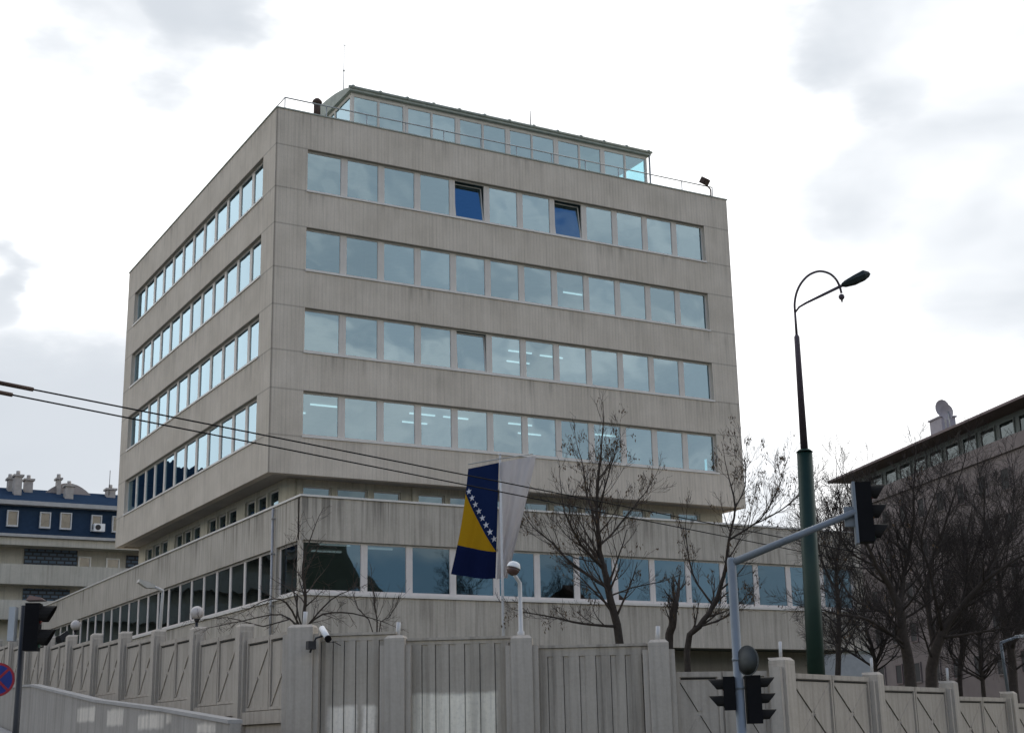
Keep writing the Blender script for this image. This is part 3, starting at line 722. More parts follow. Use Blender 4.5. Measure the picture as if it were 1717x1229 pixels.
for i, (P, w, sc) in enumerate(((P0, .52, 0), (P1, .40, 0), (P2, .42, 0), (P3, .40, 0))):
    T, _ = seg_frame(P0 if i < 2 else P2, P1 if i < 2 else P3)
    T.translation = Vector((P.x, P.y, P.z)); m2 = fence_post(0, w, .4)
    o = m2.build('post', M_POST, rw, T)
    for v in o.data.vertices:
        if v.co.z < -1: v.co.z = -P.z-.4
    s = MB(); s.tube([(0, .1, 0), (.02, .1, .30)], .045, 8)
    if i != 2: s.build('pipe_stub', M_STUB, o)
# right fence
rf = thing('concrete_fence', 'grey fence of concrete panels with crossed ribs below the bare trees on the right', 'fence')
az = R(29.5+36.7); dr = Vector((math.sin(az), math.cos(az), 0))
pts = [P3, P4]+[P4+dr*s for s in (4.45, 9.1, 13.6, 18.1, 22.6, 27.1)]
ztp = [3.36, 2.98, 2.80, 2.70, 2.50, 2.4, 2.3, 2.2]
for i in range(len(pts)-1):
    a, b = pts[i], pts[i+1]; T, L = seg_frame(a, b)
    zt = (2.76, 2.72, 2.55, 2.36, 2.22, 2.1, 2.0)[i]
    T.translation.z = zt; d_ = .30
    x_panel(L-2*d_, -1.5, 0, 1, False, True).build('panel', [M_FENCE, M_JOINT_SHADE], rf, T @ Matrix.Translation((d_, 0, 0)))
    if i > 0:
        T2 = T.copy(); T2.translation = Vector((a.x, a.y, ztp[i])); o = fence_post(0, .42 if i == 1 else .33, .36).build('post', M_POST, rf, T2)
        for v in o.data.vertices:
            if v.co.z < -1: v.co.z = -3.2
        if i < 4:
            s = MB(); s.tube([(-.02, 0, 0), (0, 0, .34)], .035, 8); s.build('pipe_stub', M_STUB, o)
# low ramp wall in front of the left fence
LOWP = tuple((-11-onX(xa, ya, -9.5).y, -11-onX(xb, ya, -9.5).y, onX(xa, yb_, -9.5).z, onX(xb, ya, -9.5).z) for xa, xb, ya, yb_ in ((130, 160, 1182, 1212), (180, 208, 1186, 1218), (232, 276, 1194, 1224), (279, 288, 1193, 1214), (330, 362, 1210, 1232)))
M_LOW = concrete('ramp_wall_concrete', (.30, .28, .25), .2, 0, (), False, LOWP, (.58, .535, .465))
TW = Matrix.Translation((-9.5, -11.0, 0)) @ Matrix.Rotation(R(-90), 4, 'Z')   # x grows towards the viewer
mb = MB()
Lw = 14.3
q3 = [onX(x_, y_, -9.5) for x_, y_ in ((386, 1206), (270, 1186), (160, 1172))]
prof = [(-34, q3[2].z+1.4), (-4, q3[2].z+.62)]+[(-11-v.y, v.z-.07) for v in q3[::-1]]
for i in range(4):
    (xa, za), (xb, zb_) = prof[i], prof[i+1]
    mb.prism([Vector((xa, 0, -.5)), Vector((xb, 0, -.5)), Vector((xb, 0, zb_)), Vector((xa, 0, za))], (0, .2, 0))
    mb.prism([Vector((xa, -.04, za+.003)), Vector((xb, -.04, zb_+.003)), Vector((xb, -.04, zb_+.07)), Vector((xa, -.04, za+.07))], (0, .27, 0), 1)
tag(mb.build('retaining_wall', [M_LOW, M_PAVE], None, TW), 'low sloping concrete ramp wall with painted-over patches below the left fence', 'wall')
pb = at(381, 1222, 27.5); mb = MB(); T = frame(pb, R(20)); mb.box(-.07, .07, -.06, .06, -1.6, -.02, 0, T); mb.box(-.075, .075, -.065, .065, -.02, .10, 1, T); mb.box(-.055, .055, -.05, .05, .102, .17, 0, T)
tag(mb.build('marker_post', [M_DARK, simple('yellow_paint', (.55, .33, .02), .5)]), 'small dark post with a yellow band at the end of the ramp wall', 'post')

# ------------------------------------------------------------------ lamps, camera, flags
M_GLOBE = simple('opal_globe', (.46, .42, .39), .35, 0, .08)
def globe(px, py, dep, rad, label, xpole=0):
    c = at(px, py, dep); t = thing('globe_lamp', label, 'lamp', (c.x, c.y, c.z-rad-.5), 0, 'globe lamps along the left fence')
    s = MB(); s.tube([(0, 0, -.5), (0, 0, .5)], .04, 8); s.tube([(0, 0, .44), (0, 0, .56)], [.05, .09], 10); s.build('pole', M_DARK, t)
    s = MB(); s.sphere((0, 0, rad+.5), rad, nu=24, nv=16); s.build('globe', M_GLOBE, t)
globe(330.5, 1027, 34.6, .165, 'white globe lamp on a fence post, the larger one nearer the corner pillar')
globe(127, 1048, 49.5, .18, 'white globe lamp farther up the left fence, the smaller one near the traffic light')
# curved arm lamp on the left fence
b, k1, e = at(267, 1052, 40.6), at(273, 990, 40.6), at(255, 982, 40.3)
t = thing('fence_lamp', 'slim white street lamp with flat head rising behind the left fence', 'lamp', b)
L_ = lambda p: p-b
s = MB(); s.tube([L_(b)-Vector((0, 0, 1)), L_(k1)-Vector((0, 0, .12)), L_(k1), L_(e)], [.05, .045, .045, .04], 8); s.build('pole', M_STUB, t)
h0, h1 = L_(at(257, 984, 40.3)), L_(at(230, 974, 40.1)); dd = (h1-h0).normalized(); w = Vector((.0, 0, 1)).cross(dd).normalized(); upv = dd.cross(w)
s = MB(); s.prism([h0+upv*.03, h0-upv*.05, h0.lerp(h1, .45)-upv*.12, h1-upv*.05, h1+upv*.04, h0.lerp(h1, .5)+upv*.06], w*.2); s.build('lamp_head', simple('lamp_head_beige', (.42, .40, .35), .5), t)
# small dark floodlight far left
c = at(107, 1072, 52); t = thing('floodlight', 'small dark floodlight on the far left fence above the panels', 'lamp', c)
s = MB(); s.tube([(0, 0, -.8), (0, 0, 0)], .035, 6); s.build('pole', M_DARK, t)
s = MB(); s.box(-.2, .25, -.12, .12, 0, .22, 0, Matrix.Rotation(R(-35), 4, 'Y') @ Matrix.Rotation(R(25), 4, 'Z')); s.box(-.22, -.20, -.15, .15, -.03, .25, 0, Matrix.Rotation(R(-35), 4, 'Y') @ Matrix.Rotation(R(25), 4, 'Z')); s.build('housing', M_DARK, t)
# hooded lamp on the central post
b = Vector((P2.x, P2.y, P2.z)); b += Vector((.05, .12, 0)); top = at(868, 966, (b-CAM).dot(fw))
t = thing('hooded_lamp', 'white hooded lamp on a slim white pole below the white flag', 'lamp', b)
s = MB(); tl = top-b; s.tube([(0, 0, 0), (0, 0, .12), Vector((0, 0, .13)), Vector((0, 0, tl.z-.1)), Vector((-.06, 0, tl.z-.02)), Vector((-.12, 0, tl.z+.06))], [.07, .07, .045, .04, .036, .036], 10); s.build('pole', M_STUB, t)
c = at(861, 952, (b-CAM).dot(fw))-b
s = MB(); T = Matrix.Rotation(R(0), 3, 'Z') @ Matrix.Rotation(R(18), 3, 'Y')
for j, (z, rr) in enumerate(((.13, .02), (.11, .08), (.07, .115), (.0, .13))): pass
s.tube([c+T @ Vector((0, 0, z)) for z in (.13, .12, .10, .06, .01, -.01)], [.02, .07, .105, .128, .138, .14], 18); s.build('hood', M_WHITE, t)
s = MB(); s.tube([c+T @ Vector((0, 0, z)) for z in (-.012, -.06, -.12, -.15)], [.128, .125, .095, .03], 18); s.build('lamp_bowl', simple('brown_bowl', (.10, .06, .05), .25), t)
# right fence lamp
Pq = pts[4]; b = Vector((Pq.x, Pq.y, 2.45)); dq = (b-CAM).dot(fw)
t = thing('fence_lamp', 'thin grey lamp with a bent arm on the far right fence post', 'lamp', b)
a1, a2 = at(1678, 1077, dq)-b, at(1706, 1067, dq)-b
s = MB(); s.tube([(0, 0, -.1), (a1.x, a1.y, a1.z-.03), a1, a2], [.045, .04, .04, .035], 8); s.build('pole', M_GREYP, t)
dd = (at(1732, 1064, dq)-b)-a2; s = MB(); s.prism([a2+Vector((0, 0, .05)), a2-Vector((0, 0, .03)), a2+dd-Vector((0, 0, .04)), a2+dd+Vector((0, 0, .03))], Vector((.08, .16, 0))); s.build('lamp_head', M_WHITE, t)
# security camera
c = at(545, 1062, 27.45); t = thing('security_camera', 'white tube security camera pointing down on the ribbed wall by the corner pillar', 'camera', c)
ax = (at(553, 1076, 27.2)-at(540, 1054, 27.6)).normalized()
s = MB(); s.tube([-ax*.20, ax*.16], [.062, .062], 14); s.build('housing', M_WHITE, t)
s = MB(); s.tube([ax*.162, ax*.21], .068, 14); s.build('lens_hood', M_BLACK, t)
s = MB(); s.tube([(-.03, .02, -.04), (-.15, .1, -.08), (-.2, .12, -.2), (-.25, .15, -.36)], .02, 6); s.box(-.32, -.16, .06, .2, -.3, -.14); s.tube([ax*-.1+Vector((0, 0, -.05)), (.05, 0, -.17), (.2, 0, -.16), (.35, .05, -.22)], .008, 5); s.build('bracket', M_DARK, t)

# flagpole and flags
DF = 36.0
pt, pbm = at(838.5, 764, DF), at(841, 1090, DF)
fp = thing('flagpole', 'white flagpole with horizontal arms carrying two flags in front of the facade', 'flagpole', (pt.x, pt.y, 0))
s = MB(); s.tube([(0, 0, 1.0), (0, 0, pt.z)], [.045, .03], 12); s.sphere((0, 0, pt.z+.03), .045); s.build('pole', M_STUB, fp)
F1, F2, F3, F4 = at(785, 786, DF+.2), at(836.5, 775.5, DF-.14), at(831, 970, DF-.16), at(756, 962, DF-.2)
G1, G2 = at(842.5, 775, DF-.05), at(893, 763, DF+.25)
o_ = Vector((pt.x, pt.y, 0))
s = MB(); s.tube([F2-o_+Vector((.1, 0, .12)), F1-o_+Vector((0, 0, .12))], .014, 6); s.tube([G1-o_+Vector((0, 0, .1)), G2-o_+Vector((0, 0, .03))], .014, 6); s.build('flag_arm', M_RAIL, fp)
toC = (CAM-pt).normalized()
def flagpt(u, v):
    l = F1.lerp(F4, v); r = F2.lerp(F3, v); l = l+rt*(.06*math.sin(v*3.1))
    p = l.lerp(r, u)
    p = p+toC*(.10*math.sin(u*8+v*2.2)*(.25+v*.75)+.03*math.sin(u*19+v*5)*v+.05*math.sin(v*4.5+u*2)*u)-up*(.035*math.sin(math.pi*u)*v)
    return p
def flagmat():
    m, g, out = mat_new('flag_cloth_blue_yellow')
    uv = g.node('ShaderNodeTexCoord').outputs['UV']; u, v = g.sep(uv)[0], g.sep(uv)[1]
    # yellow triangle: below the star diagonal, above the lower edge
    dia = g.math('ADD', .235, g.math('MULTIPLY', g.math('POWER', u, .92), .535))
    low = g.math('ADD', .725, g.math('MULTIPLY', u, .045))
    msk = g.math('MULTIPLY', g.math('GREATER_THAN', v, dia), g.math('LESS_THAN', v, low))
    nn = g.noise(uv, 60.0, 3.0)
    bl = g.mix(g.rng(v, .70, .78), rgb(.010, .020, .066), rgb(.008, .013, .050))
    c = g.mix(msk, bl, rgb(.36, .21, .012))
    c = g.mix(1.0, c, g.mix(nn, rgb(.85, .85, .85), rgb(1.15, 1.15, 1.15)), 'MULTIPLY')
    d = g.node('ShaderNodeBsdfDiffuse', Color=c); tl = g.node('ShaderNodeBsdfTranslucent', Color=c)
    mx = g.node('ShaderNodeMixShader'); mx.inputs[0].default_value = .3; g.l.new(d.outputs[0], mx.inputs[1]); g.l.new(tl.outputs[0], mx.inputs[2]); g.l.new(mx.outputs[0], out.inputs[0]); return m
def cloth(name, fn, nu, nv, mat):
    mb = MB()
    for j in range(nv+1):
        for i in range(nu+1): mb.v.append(tuple(fn(i/nu, j/nv)))
    for j in range(nv):
        for i in range(nu):
            a = j*(nu+1)+i; mb.f.append((a, a+nu+1, a+nu+2, a+1)); mb.m.append(0); mb.s.append(True)
    o = mb.build(name, mat); uvl = o.data.uv_layers.new(name='UVMap')
    for lp in o.data.loops:
        i = lp.vertex_index; uvl.data[lp.index].uv = ((i % (nu+1))/nu, (i//(nu+1))/nv)
    return o
flag = tag(cloth('flag', flagpt, 24, 48, flagmat()), 'dark blue flag with a yellow triangle and a diagonal row of white stars', 'flag')
M_STAR = simple('star_white', (.62, .62, .66), .8)
for k in range(8):
    f_ = (k+.55)/8.0; cu = .03+f_*.955; cv = .185+f_*.50
    if k == 7: cu = .93
    s = MB(); ring_ = []
    for i in range(10):
        rr = .095 if i % 2 == 0 else .038; a_ = R(90+8)+i*math.pi/5
        ring_.append((cu+rr*math.cos(a_)/1.05, cv-rr*math.sin(a_)/2.95))
    pc = flagpt(cu, cv)+toC*.006
    P_ = [flagpt(min(u_, 1.0), v_)+toC*.005 for u_, v_ in ring_]
    for i in range(10): s.face([pc, P_[i], P_[(i+1) % 10]])
    s.build('star', M_STAR, flag)
def wflag(u, v):
    l = at(838+(-2)*v-3*v*v, 775+196*v, DF-.10)
    w_ = 50*(1-v)**.8+7 if v < .5 else (50*(.5)**.8+7)*(1-(v-.5)/.5*.62)
    sag = 6*math.sin(u*3.14)*(1-v)
    r = at(842+(-2)*v-3*v*v+w_, 764+205*v, DF+.2*(1-v))
    p = l.lerp(r, u)
    return p+toC*(.12*math.sin(u*10+v*3)*(.25+v)+.03*math.sin(u*23+v*6)+.05*math.sin(v*7))
def wcloth():
    m, g, out = mat_new('white_flag_cloth')
    uv = g.node('ShaderNodeTexCoord').outputs['UV']; c = g.mix(g.noise(uv, 8.0, 4.0), rgb(.43, .41, .42), rgb(.56, .54, .55))
    d = g.node('ShaderNodeBsdfDiffuse', Color=c); tl = g.node('ShaderNodeBsdfTranslucent', Color=c)
    mx = g.node('ShaderNodeMixShader'); mx.inputs[0].default_value = .35; g.l.new(d.outputs[0], mx.inputs[1]); g.l.new(tl.outputs[0], mx.inputs[2]); g.l.new(mx.outputs[0], out.inputs[0]); return m
tag(cloth('flag', wflag, 18, 40, wcloth()), 'plain pale grey-white flag drooping in folds beside the blue flag', 'flag')

# ------------------------------------------------------------------ tall green street lamp
DS = 31.0
def S(px, py, dd=0): return at(px, py, DS+dd)
b = S(1364, 1128); zt0 = zg(b.x, b.y)-.1
t = thing('street_lamp', 'tall dark green street lamp with hooped arm and cobra head behind the right fence', 'street lamp', (b.x, b.y, 0))
O = Vector((b.x, b.y, 0)); zc1 = S(1349, 758).z; zc2 = S(1336, 565).z; zc3 = S(1333, 525).z
M_GREEN = simple('dark_green_paint', (.010, .028, .020), .45, .2, .15); M_LAMPG = simple('lamp_pole_grey', (.075, .06, .07), .5, .3)
LX = lambda px, py: S(px, py)-O
k1, k2, k3 = LX(1349, 758), LX(1336, 565), LX(1333, 523)
s = MB(); s.tube([(0, 0, zt0), k1], [.205, .17], 20); s.tube([k1, k1+Vector((0, 0, .06))], [.19, .12], 20); s.build('pole', M_GREEN, t)
s = MB(); s.tube([k1+Vector((0, 0, .04)), k2, k2+Vector((0, 0, .05))], [.085, .06, .035], 14); s.tube([k2+Vector((0, 0, .04)), k3], [.03, .026], 10); s.build('upper_pole', M_LAMPG, t)
px0 = S(1333, 525); off = O-Vector((px0.x, px0.y, 0))
q = lambda px, py: S(px, py)-O+(off if False else Vector((0, 0, 0)))
base = k3
def smooth(P, n=5):
    o = []
    for i in range(len(P)-1):
        a, b_, pm, pn = P[i], P[i+1], P[max(i-1, 0)], P[min(i+2, len(P)-1)]
        for s_ in range(n):
            f_ = s_/n; o.append(.5*((2*a)+(b_-pm)*f_+(2*pm-5*a+4*b_-pn)*f_*f_+(3*a-pm-3*b_+pn)*f_**3))
    return o+[P[-1]]
hp = [base]+[q(x, y_) for x, y_ in ((1332.5, 508), (1336, 490), (1344, 474), (1357, 461), (1374, 455), (1391, 459), (1402, 469), (1408, 481), (1411, 492))]
s = MB(); s.tube(smooth(hp), .026, 8); s.sphere(q(1411, 498), .068, nu=12, nv=8); s.tube([q(1411.5, 502), q(1412, 507)], [.03, .012], 8); s.build('hoop', M_LAMPG, t)
s = MB(); s.tube([base-Vector((0, 0, .02)), q(1340, 515), q(1352, 508), q(1385, 492), q(1416, 477)], [.02, .024, .028, .034, .036], 8); s.build('arm', M_LAMPG, t)
h0, h1 = q(1412, 478), q(1459, 461); dd = h1-h0; dn = dd.normalized(); w = dn.cross(Vector((0, 0, 1))).normalized(); uu = w.cross(dn)
s = MB()
for sgn in (1,):
    prof = [(0, .05, -.02), (.12, .085, -.07), (.5, .13, -.075), (.9, .10, -.05), (1.0, .035, .02), (.62, .17, .0)]
    ringn = []
    for (f_, hh, wdt, lo) in ((0.0, .035, .05, -.035), (.12, .06, .10, -.06), (.45, .095, .16, -.075), (.80, .13, .15, -.055), (.97, .06, .10, -.02), (1.0, .03, .06, .0)):
        c = h0+dd*f_
        ringn.append([c+w*wdt*a_+uu*(hh if b_ > 0 else lo)*abs(b_) for a_, b_ in ((-1, .15), (-.75, 1), (.75, 1), (1, .15), (.8, -1), (-.8, -1))])
    for i in range(len(ringn)-1):
        for k in range(6): s.face([ringn[i][k], ringn[i][(k+1) % 6], ringn[i+1][(k+1) % 6], ringn[i+1][k]], 0, False)
    s.face(ringn[0][::-1]); s.face(ringn[-1])
s.build('lamp_head', simple('lamp_head_dark', (.012, .02, .018), .5), t)

# ------------------------------------------------------------------ traffic signals
def signal_head(parent, T, n, lens=.22, w=.27, d=.2, dirx=1, name='signal_head', cols=True):
    """local +x is where the lenses face"""
    h = n*(lens+.045)
    mb = MB(); mb.box(-d, 0, -w/2, w/2, 0, h)
    for k in range(n): mb.box(-d-.004, -d+.01, -w/2+.03, w/2-.03, k*h/n+.02, (k+1)*h/n-.02)
    o = mb.build(name, M_BLACK, parent, T)
    for k in range(n):
        zc = (k+.5)*h/n; v = MB(); r = lens*.47; m_ = 12
        A = [(0.0, r*math.cos(a_), zc+r*math.sin(a_)) for a_ in [R(-40)+R(260)*i/m_ for i in range(m_+1)]]
        for i in range(m_):
            p, q_ = A[i], A[i+1]
            l0 = .10+.12*max(0, (p[2]-zc)/r+.6)/1.6; l1 = .10+.12*max(0, (q_[2]-zc)/r+.6)/1.6
            v.face([p, q_, (l1, q_[1], q_[2]), (l0, p[1], p[2])]); v.face([(0, p[1]*.95, (p[2]-zc)*.95+zc), (l0, p[1]*.95, (p[2]-zc)*.95+zc), (l1, q_[1]*.95, (q_[2]-zc)*.95+zc), (0, q_[1]*.95, (q_[2]-zc)*.95+zc)])
            v.face([(l0, p[1], p[2]), (l1, q_[1], q_[2]), (l1, q_[1]*.95, (q_[2]-zc)*.95+zc), (l0, p[1]*.95, (p[2]-zc)*.95+zc)])
        v.build('visor', M_DARKG, o)
        v = MB(); v.sphere((.004, 0, zc), .03, r*.95, r*.95, 14, 8); v.build('lens', (M_RED, M_AMB, M_GRN)[(n-1-k) if n == 3 else (0 if k else 2)], o)
    return o
M_DARKG = simple('visor_grey', (.016, .015, .014), .7, 0, .2, 3.0, 0, .08); M_RED = simple('red_lens', (.10, .006, .004), .2); M_AMB = simple('amber_lens', (.12, .05, .004), .2); M_GRN = simple('green_lens', (.005, .06, .035), .2)
DM = 20.0
b = at(1242, 1200, DM)
tm = thing('traffic_light', 'grey traffic signal mast with a long arm in front of the right fence', 'traffic light', (b.x, b.y, 0))
O = Vector((b.x, b.y, 0)); zt1 = at(1231, 926, DM).z
s = MB(); s.tube([(0, 0, 0), (0, 0, .25), (0, 0, .26), (0, 0, zt1-.05), (0, 0, zt1)], [.11, .10, .074, .066, .05], 18)
for z in (at(1240, 1104, DM).z, at(1240, 1110, DM).z-.35): s.tube([(0, 0, z-.02), (0, 0, z+.02)], .078, 16)
s.build('mast', M_GREYP, tm)
vr = rt.copy(); vr.z = 0; vr.normalize(); yaw_v = math.atan2(vr.y, vr.x)
ae = at(1434, 858, DM+.3)-O; a0 = Vector((0, 0, zt1-.08))
s = MB(); s.tube([a0-(ae-a0).normalized()*.03, a0.lerp(ae, .55), ae], [.058, .052, .046], 14); s.build('arm', M_GREYP, tm)
hb = at(1437, 910, DM+.3)-O; hgt = (at(1437, 812, DM+.3)-at(1437, 910, DM+.3)).length
T = frame((hb.x, hb.y, hb.z), yaw_v+R(-9)) @ Matrix.Translation((.25, 0, 0))
signal_head(tm, T, 3, .245, .30, .22)
s = MB(); s.box(-.265, -.225, -.15, .15, -.02, hgt+.03, 0, T); s.box(-.40, -.262, -.05, .05, hgt*.28, hgt*.62, 0, T); s.build('backboard', M_GREYP, tm)
h3 = at(1252, 1213, DM)-O
signal_head(tm, frame((h3.x, h3.y, h3.z), yaw_v+R(0)) @ Matrix.Translation((.22, 0, 0)), 3, .18, .24, .2)
h2 = at(1236, 1190, DM)-O
signal_head(tm, frame((h2.x, h2.y, h2.z), yaw_v+R(180-14)) @ Matrix.Translation((.17, 0, 0)), 2, .19, .22, .16, name='pedestrian_head')
c = at(1253, 1107, DM)-O; s = MB(); nrm = (rt*.80+fw*.62); nrm.z = 0; nrm.normalize()
s.tube([c+nrm*.0, c+nrm*.012], .215, 28, 0); s.tube([c-nrm*.03, c-nrm*.001], [.03, .2], 20); s.tube([c+nrm*.0125, c+nrm*.016], .2, 28, 1); s.build('round_sign', [simple('sign_back_grey', (.06, .065, .062), .7), M_WHITE], tm)
s = MB(); s.tube([(0, 0, c.z), c], .02, 6); s.build('bracket', M_GREYP, tm)
# left signal
D2 = 20.0
b = at(27, 1215, D2); tl_ = thing('traffic_light', 'black traffic light on a dark pole at the left edge seen from the side', 'traffic light', (b.x, b.y, 0)); O = Vector((b.x, b.y, 0))
zt2 = at(29, 1010, D2).z
s = MB(); s.tube([(0, 0, zg(b.x, b.y)), (0, 0, zt2)], .047, 12); s.build('pole', simple('dark_grey_pole', (.03, .032, .036), .45, .3), tl_)
hb = at(40, 1091, D2)-O; T = frame(hb, yaw_v+R(8)) @ Matrix.Translation((.2, 0, 0))
signal_head(tl_, T, 2, .29, .26, .2)
s = MB(); s.prism([T @ Vector(p) for p in ((-.2, -.13, .71), (.06, -.13, .71), (.0, -.13, .75), (-.15, -.13, .78))], (T.to_3x3() @ Vector((0, .26, 0)))); s.build('rain_cap', simple('reddish_grime', (.22, .15, .13), .6), tl_)
s = MB(); h_ = at(22, 1075, D2)-O; s.box(-.05, .04, -.12, .02, 0, .48, 0, frame(h_, yaw_v)); s.build('control_box', simple('pale_box', (.40, .42, .43), .5), tl_)
# no stopping sign
D3 = 25.0
c = at(-4.5, 1139, D3); ns = thing('road_sign', 'round blue no-stopping sign with red rim and red cross at the left edge', 'road sign', (c.x, c.y, zg(c.x, c.y)))
O = Vector(ns.location); cl = c-O; tw = (CAM-c).normalized(); tw.z = 0; tw.normalize(); sx = Vector((0, 0, 1)).cross(tw).normalized(); sz = Vector((0, 0, 1))
def disc(mb, r0_, r1_, y0, y1, mat, n=36):
    for i in range(n):
        a_, b_ = 2*math.pi*i/n, 2*math.pi*(i+1)/n
        P = lambda r_, an, y_: cl+sx*(r_*math.cos(an))+sz*(r_*math.sin(an))+tw*y_
        if r0_ > 0: mb.face([P(r0_, a_, y1), P(r1_, a_, y1), P(r1_, b_, y1), P(r0_, b_, y1)], mat)
        else: mb.face([cl+tw*y1, P(r1_, a_, y1), P(r1_, b_, y1)], mat)
        mb.face([P(r1_, a_, y0), P(r1_, b_, y0), P(r1_, b_, y1), P(r1_, a_, y1)], mat)
s = MB(); disc(s, 0, .3, -.01, .0, 0); s.build('sign_plate', simple('galvanised', (.3, .3, .3), .5, .5), ns)
M_SRED = simple('sign_red', (.28, .018, .03), .45); M_SBLU = simple('sign_blue', (.012, .03, .20), .45)
s = MB(); disc(s, 0, .262, .0, .004, 0); s.build('blue_field', M_SBLU, ns)
s = MB(); disc(s, .255, .298, .0, .006, 0)
for sg in (1, -1):
    d1 = (sx+sz*sg).normalized(); n1_ = (sx*-sg+sz).normalized()
    s.prism([cl+d1*.262-n1_*.022+tw*(.005 if sg > 0 else .0075), cl+d1*.262+n1_*.022+tw*(.005 if sg > 0 else .0075), cl-d1*.262+n1_*.022+tw*(.005 if sg > 0 else .0075), cl-d1*.262-n1_*.022+tw*(.005 if sg > 0 else .0075)], tw*.002)
s.build('red_rim_and_cross', M_SRED, ns)
s = MB(); s.tube([cl-tw*.04-sz*(cl.z), cl-tw*.04+sz*.35], .03, 10); s.build('pole', M_GREYP, ns)

# ------------------------------------------------------------------ trolley wires
def wire(p, label):
    mb = MB(); pts_ = []
    zw = 5.9
    A = onZ(*p[0], zw); Bq = onZ(*p[1], zw); d = (Bq-A); A2 = A-d*.35; B2 = Bq+d*1.0
    for i in range(41):
        f_ = i/40; pts_.append(A2.lerp(B2, f_)-Vector((0, 0, .0)))
    mb.tube(pts_, .0105, 6)
    t = thing('overhead_wire', label, 'wire', A2); 
    for i in range(len(mb.v)): mb.v[i] = tuple(Vector(mb.v[i])-A2)
    mb.build('cable', M_BLACK, t); return t, A, Bq, d.normalized()
for p, e, lab, e0 in ((((55, 653), (1205, 880)), 55, 'upper black trolley wire crossing in front of the tower and flags', 28), (((20, 662), (1205, 897)), 20, 'lower black trolley wire crossing in front of the tower and flags', 0)):
    t, A, Bq, d = wire(p, lab); A2 = Vector(t.location)
    pe = onZ(e, p[0][1], 5.9)-A2; s = MB()
    o1 = pe-d*.55; s.tube([o1, pe], .028, 8); s.build('insulator', M_BROWN, t)
    s = MB(); s.tube([o1-d*2.2, o1], .042, 8); s.tube([o1-d*2.2+Vector((0, 0, .05)), o1-d*.05+Vector((0, 0, .045))], .02, 6); s.build('switch_rail', M_BLACK, t)

# ------------------------------------------------------------------ bare trees
M_BARK = simple('bark', (.050, .040, .033), .9, 0, .3, 12.0, .5); M_TWIG = simple('twig_bark', (.060, .046, .037), .9, 0, .3, 6.0); M_SEED = simple('dry_seed_brown', (.10, .065, .035), .9, 0, .3, 4.0)
M_TWIGD = simple('dark_twig_bark', (.036, .029, .025), .9, 0, .3, 6.0)
def grow(mb, rnd, p, d, L, r, lvl, mx, tips, upb=.25, kids=(5, 8), spread=(30, 60), ratio=(.35, .6)):
    n = 4 if lvl < mx else 3
    pts_ = [p]; rad = [r]; dirs = [d]; q = p.copy(); dc = d.copy()
    for i in range(n):
        dc = (dc+Vector((rnd.gauss(0, .085), rnd.gauss(0, .085), rnd.gauss(0, .07)+upb*.3))).normalized()
        q = q+dc*(L/n); pts_.append(q.copy()); dirs.append(dc.copy()); rad.append(max(r*(1-.72*(i+1)/n), .0036))
    mb.tube(pts_, rad, 5 if r > .03 else (4 if r > .012 else 3), 0, False, True)
    if lvl >= mx: tips.append((pts_[-1], dc)); tips.append((pts_[-2], dc)); return
    k = rnd.randint(*kids)
    for i in range(k):
        f_ = .25+.75*(i+rnd.random()*.8)/k; f_ = min(f_, .99); j = min(int(f_*n), n-1); a_ = f_*n-j
        pp = pts_[j].lerp(pts_[j+1], a_); dj = dirs[j+1]
        ax = dj.orthogonal().normalized(); ax = Matrix.Rotation(rnd.uniform(0, 2*math.pi), 3, dj) @ ax
        nd = Matrix.Rotation(R(rnd.uniform(*spread)), 3, ax) @ dj
        grow(mb, rnd, pp, nd, L*rnd.uniform(*ratio)*(1.15-.45*f_), max(rad[j]*(1-a_)+rad[j+1]*a_, .006)*rnd.uniform(.42, .62), lvl+1, mx, tips, upb, kids, spread, ratio)
